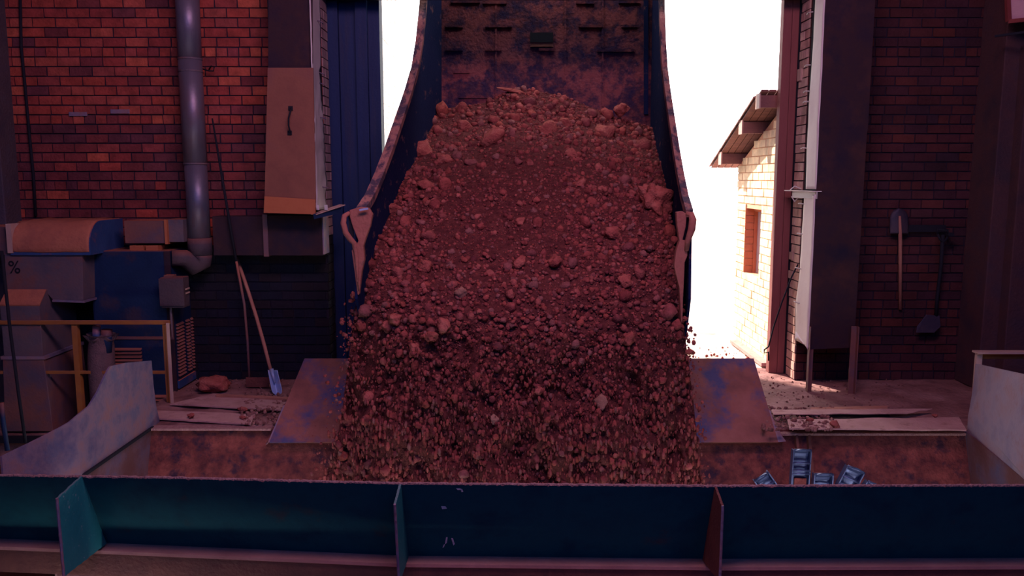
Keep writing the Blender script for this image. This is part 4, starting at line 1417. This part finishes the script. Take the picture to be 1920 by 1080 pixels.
# ------------------------------------------------------------------ dump truck
tk = thing('dump_truck', (.3, 8.5, 0), 'dump truck backed into the doorway with its body tipped up', 'truck')
cxf = lambda Y: .09 + (Y - 6.2) * .084
HWD = 1.25
rim = [(6.20, 1.84), (6.5, 1.95), (6.82, 2.12), (7.2, 2.35), (7.6, 2.62), (8.0, 2.89), (8.38, 3.18), (8.62, 3.48), (8.80, 3.80), (8.97, 4.15), (9.3, 5.2), (9.5, 5.8)]
low = [(10.35, 5.8), (10.1, 2.15), (9.4, 2.0), (7.5, 1.35), (6.35, .82), (6.12, 1.2)]
for sgn in (-1, 1):
    poly = [Vector((cxf(y) + sgn * HWD, y, z)) for y, z in rim + low]
    MB().prism(poly, (sgn * .02, 0, 0)).build('bed_side', M['bed_side'], tk)
    rm = MB()
    sec = []
    fine = []
    for (ya, za), (yb, zb2) in zip(rim[:-1], rim[1:]):
        for k in range(8):
            fine.append((lerp(ya, yb, k / 8), lerp(za, zb2, k / 8)))
    fine.append(rim[-1])
    for i, (y, z) in enumerate(fine):
        (ya, za), (yb, zb2) = fine[max(i - 3, 0)], fine[min(i + 3, len(fine) - 1)]
        tn = Vector((0, yb - ya, zb2 - za)).normalized()
        nn_ = Vector((0, -tn.z, tn.y))
        c0_ = Vector((cxf(y), y, z))
        xi, xo = (HWD - .05, HWD + .025) if sgn < 0 else (HWD - .03, HWD + .025)
        w_ = random.uniform(-.002, .002)
        xi = min(xi, HWD - .02)
        for dx, dn in ((xi, -.03), (xo, -.03), (xo, .03 + w_), (xi, .03 + w_)):
            rm.v.append(c0_ + Vector((sgn * dx, 0, 0)) + nn_ * dn)
    nf_ = len(fine)
    rm.f += [(0, 1, 2, 3), tuple(4 * (nf_ - 1) + q for q in (3, 2, 1, 0))]
    for i in range(nf_ - 1):
        for q in range(4):
            rm.f.append((4 * i + q, 4 * i + (q + 1) % 4, 4 * i + 4 + (q + 1) % 4, 4 * i + 4 + q))
    rm.build('bed_rim', M['bed_rim'], tk)
fl = lambda u, v: Vector((cxf(lerp(6.3, 9.95, v)) + lerp(-HWD, HWD, u), lerp(6.3, 9.95, v), lerp(.84, 2.18, v)))
MB().sheet(fl, 6, 10, (0, 0, -.04)).build('bed_floor', M['bed_steel'], tk)
hbf = lambda u, v: Vector((cxf(9.95) + lerp(-HWD - .05, HWD + .05, u), lerp(9.93, 10.18, v) + .012 * noise.noise(Vector((u * 6, v * 6, 0))), lerp(2.15, 5.8, v)))
MB().sheet(hbf, 40, 40, (0, .04, 0)).build('headboard', M['bed_steel'], tk, smooth=True)
def hbp(px, py): return P(px, py, 9.93 + .19 * (P(px, py, 10).z - 2.15) / 2.75 - .01)
for (x0, x1, y) in ((835, 868, 49), (910, 960, 49), (1085, 1130, 49), (1165, 1195, 49), (835, 868, 93), (910, 940, 93), (860, 935, 182), (1120, 1190, 95), (850, 880, 135), (905, 950, 5), (1080, 1115, 5), (1160, 1200, 4), (1010, 1040, 93), (845, 900, 3)):
    MB().bar(hbp(x0, y), hbp(x1, y), .03, .03).build('weld_rib', M['bed_steel'], tk)
MB().bar(hbp(994, 84), hbp(1037, 84), .05, .05).build('step_lip', M['clad_dust'], tk)
MB().box(hbp(994, 60).x, hbp(1037, 60).x, 9.99, 10.04, hbp(1000, 80).z, hbp(1000, 62).z).build('pocket_dark_standin', M['black'], tk)  # black box stands in for the dark inside of the pocket
for xx in (930, 1060, 1130):
    MB().bar(hbp(xx, -20), hbp(xx, 200), .02, .012, up=(0, 1, 0)).build('vertical_seam', M['bed_steel'], tk)
# dusty inner corner posts of the headboard
for px in (823, 1211):
    MB().bar(hbp(px, -60), hbp(px, 215), .05, .05, up=(0, 1, 0)).build('corner_post', M['bed_rim' if px < 900 else 'bed_side'], tk)
# tail lugs
LY = 6.12
lugL = [(655, 394), (675, 388), (691, 390), (698, 402), (694, 424), (686, 446), (681, 462), (683, 488), (678, 510), (673, 553), (670, 553), (664, 505), (659, 470), (672, 452), (661, 425), (655, 404)]
lug = MB().prism([P(x, y, LY) for x, y in lugL], (0, .06, 0)).build('tail_lug', M['lug'], tk, bevel=.006)
ear = [P(655, 399, LY), P(646, 405, LY - .02), P(643.5, 418, LY - .03), P(648, 436, LY - .03), P(657, 449, LY - .02), P(664, 456, LY), P(668, 480, LY), P(670, 510, LY), P(672, 545, LY)]
MB().tube(ear, [.014, .02, .022, .022, .022, .02, .016, .012, .006], 10).build('lug_hook', M['lug'], lug, smooth=True)
MB().box(P(652, 400, LY).x, P(660, 400, LY).x, LY + .02, LY + .05, P(655, 445, LY).z, P(655, 402, LY).z).build('hook_dark_standin', M['black'], lug)  # black block stands in for the dark opening of the hook
MB().bar(P(674, 394, LY - .03), P(690, 391, LY - .03), .014, .014).build('pin', M['blade_blue'], lug)
lugR = [(1268, 398), (1280, 396), (1288, 402), (1286, 425), (1280, 450), (1290, 452), (1289, 480), (1284, 492), (1283, 520), (1281, 560), (1280, 603), (1277, 603), (1274, 540), (1264, 500), (1268, 470), (1274, 452), (1270, 425)]
lug2 = MB().prism([P(x, y, LY) for x, y in lugR], (0, .06, 0)).build('tail_lug', M['lug'], tk, bevel=.006)
MB().tube([P(1287, 400, LY), P(1296, 402, LY - .02), P(1299, 412, LY - .03), P(1297, 430, LY - .03), P(1290, 450, LY - .02), P(1287, 470, LY)], [.014, .024, .028, .028, .022, .016], 10).build('lug_hook', M['lug'], lug2, smooth=True)
# chassis and rear wheels below (mostly behind the clay)
for sx in (-.42, .42):
    MB().box(.25 + sx - .05, .25 + sx + .05, 7.6, 13.5, .62, .84).build('chassis_rail', M['tyre'], tk)
for wy in (8.7, 10.1):
    MB().tube([(.25 - 1.0, wy, .5), (.25 + 1.0, wy, .5)], .08, 12).build('axle', M['tyre'], tk)
    for sx in (-.78, .78):
        wh = MB().tube([(.25 + sx - .2, wy, .5), (.25 + sx - .16, wy, .5), (.25 + sx + .16, wy, .5), (.25 + sx + .2, wy, .5)], [.42, .5, .5, .42], 32).build('wheel', M['tyre'], tk, smooth=False)
        MB().tube([(.25 + sx - .21, wy, .5), (.25 + sx + .21, wy, .5)], .24, 20).build('wheel_hub', M['rust_plain'], wh)
MB().tube([(.25, 10.2, .8), (.31, 9.8, 2.05)], [.09, .07], 14).build('lift_ram', M['pipe'], tk, smooth=True)
MB().box(-.7, 1.2, 13.0, 14.8, .6, 2.2).build('cab', M['blue_paint'], tk, bevel=.08)

# ------------------------------------------------------------------ outside: brick outbuilding on the right
ob = thing('outbuilding', (3.6, 9.8, 0), 'sunlit pale brick outbuilding with wooden eaves beyond the right of the doorway', 'building')
OX = 2.90
y0o, y1o = 9.02, 10.62
ztop = lambda Y: 2.27 + (10.6 - Y) * .37
wy0, wy1, wz0, wz1 = 9.57, 10.19, .94, 1.74
wall = MB()
t_ = .28
for (a, b, c0, c1) in ((y0o, wy0, 0, 0), (wy1, y1o, 0, 0)):
    wall.prism([(OX + .012, a, 0), (OX + .012, b, 0), (OX + .012, b, ztop(b)), (OX + .012, a, ztop(a))], (t_, 0, 0))
wall.prism([(OX + .012, wy0, 0), (OX + .012, wy1, 0), (OX + .012, wy1, wz0), (OX + .012, wy0, wz0)], (t_, 0, 0))
wall.prism([(OX + .012, wy0, wz1), (OX + .012, wy1, wz1), (OX + .012, wy1, ztop(wy1)), (OX + .012, wy0, ztop(wy0))], (t_, 0, 0))
wall.box(OX + .3, 6.5, y1o - .28, y1o, 0, 2.25)
wall.box(OX + .3, 6.5, y0o, y0o + .2, 0, 2.6)
wl_ = wall.build('wall', M['mortar_pale'], ob)
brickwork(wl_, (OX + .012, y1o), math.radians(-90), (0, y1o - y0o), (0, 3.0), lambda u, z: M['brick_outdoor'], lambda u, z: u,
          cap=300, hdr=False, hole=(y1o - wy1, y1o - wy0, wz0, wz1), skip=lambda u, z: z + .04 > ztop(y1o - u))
# window in the deep reveal
wn = MB().box(OX + .14, OX + .18, wy0, wy1, wz0, wz1).build('window', M['frost'], ob)
for a in (wy0, wy1 - .04):
    MB().box(OX + .10, OX + .14, a, a + .04, wz0, wz1).build('window_frame', M['wood_orange'], wn)
MB().box(OX + .10, OX + .14, wy0 + .04, wy1 - .04, wz1 - .04, wz1).build('window_frame', M['wood_orange'], wn)
nb = 9
for k in range(nb):
    z = wz0 + (wz1 - wz0) * k / nb
    MB().box(OX - .005, OX + .10, wy1 - .014, wy1 + .004, z + .004, z + (wz1 - wz0) / nb - .006).build('reveal_brick', M['wood_orange'], ob)
# roof: purlins, boards, tiles
for k, Y in enumerate((10.5, 9.6, 8.96)):
    zz = ztop(Y)
    MB().box(OX - .24, OX + .3, Y, Y + .10, zz - .02, zz + .11).build('purlin', M['wood_roof'], ob)
    MB().box(OX - .255, OX - .24, Y - .02, Y + .12, zz - .03, zz + .13).build('purlin_cap', M['rail_pale'], ob)
nbd = 10
for k in range(nbd):
    xa = OX - .25 + k * .085
    MB().prism([(xa, 11.0, ztop(11.0) + .12), (xa + .078, 11.0, ztop(11.0) + .12), (xa + .078, 8.9, ztop(8.9) + .12), (xa, 8.9, ztop(8.9) + .12)], (0, 0, .02)).build('roof_board', M['wood_roof'], ob)
for k in range(7):
    Yk = 11.05 - k * .27
    zz = ztop(Yk) + .15
    for i in range(5):
        xx = OX - .27 + i * .22
        MB().sheet(lambda u, v: Vector((xx + u * .215, Yk - v * .30, zz + v * .115 + .035 * math.sin(u * math.pi))), 5, 1, (0, 0, .018)).build('roof_tile', M['tile'], ob)
MB().prism([(OX + .5, 11.0, ztop(11) + .12), (6.5, 11.0, ztop(11) + .12), (6.5, 8.9, ztop(8.9) + .12), (OX + .5, 8.9, ztop(8.9) + .12)], (0, 0, .06)).build('roof_slab', M['tile'], ob)
# long plank at the foot of the outbuilding
a, b = PZ(1376, 640, .03), PZ(1436, 684, .03)
tag(MB().bar(a, b, .10, .04).build('edge_plank', M['board']), 'weathered plank lying along the foot of the outbuilding', 'plank')

# boundary wall on the left outside
bwL = thing('yard_wall', (-1.95, 12, 0), 'pale sunlit brick wall seen past the blue column on the left', 'wall')
ww = MB().box(-2.2, -1.93, 9.6, 14.2, 0, 7.5).build('wall', M['mortar_white'], bwL)
brickwork(ww, (-1.93, 9.6), math.radians(90), (0, 4.6), (0, 7.5), lambda u, z: M['brick_white'], lambda u, z: u if 1.3 < z else -9, cap=0, hdr=False)
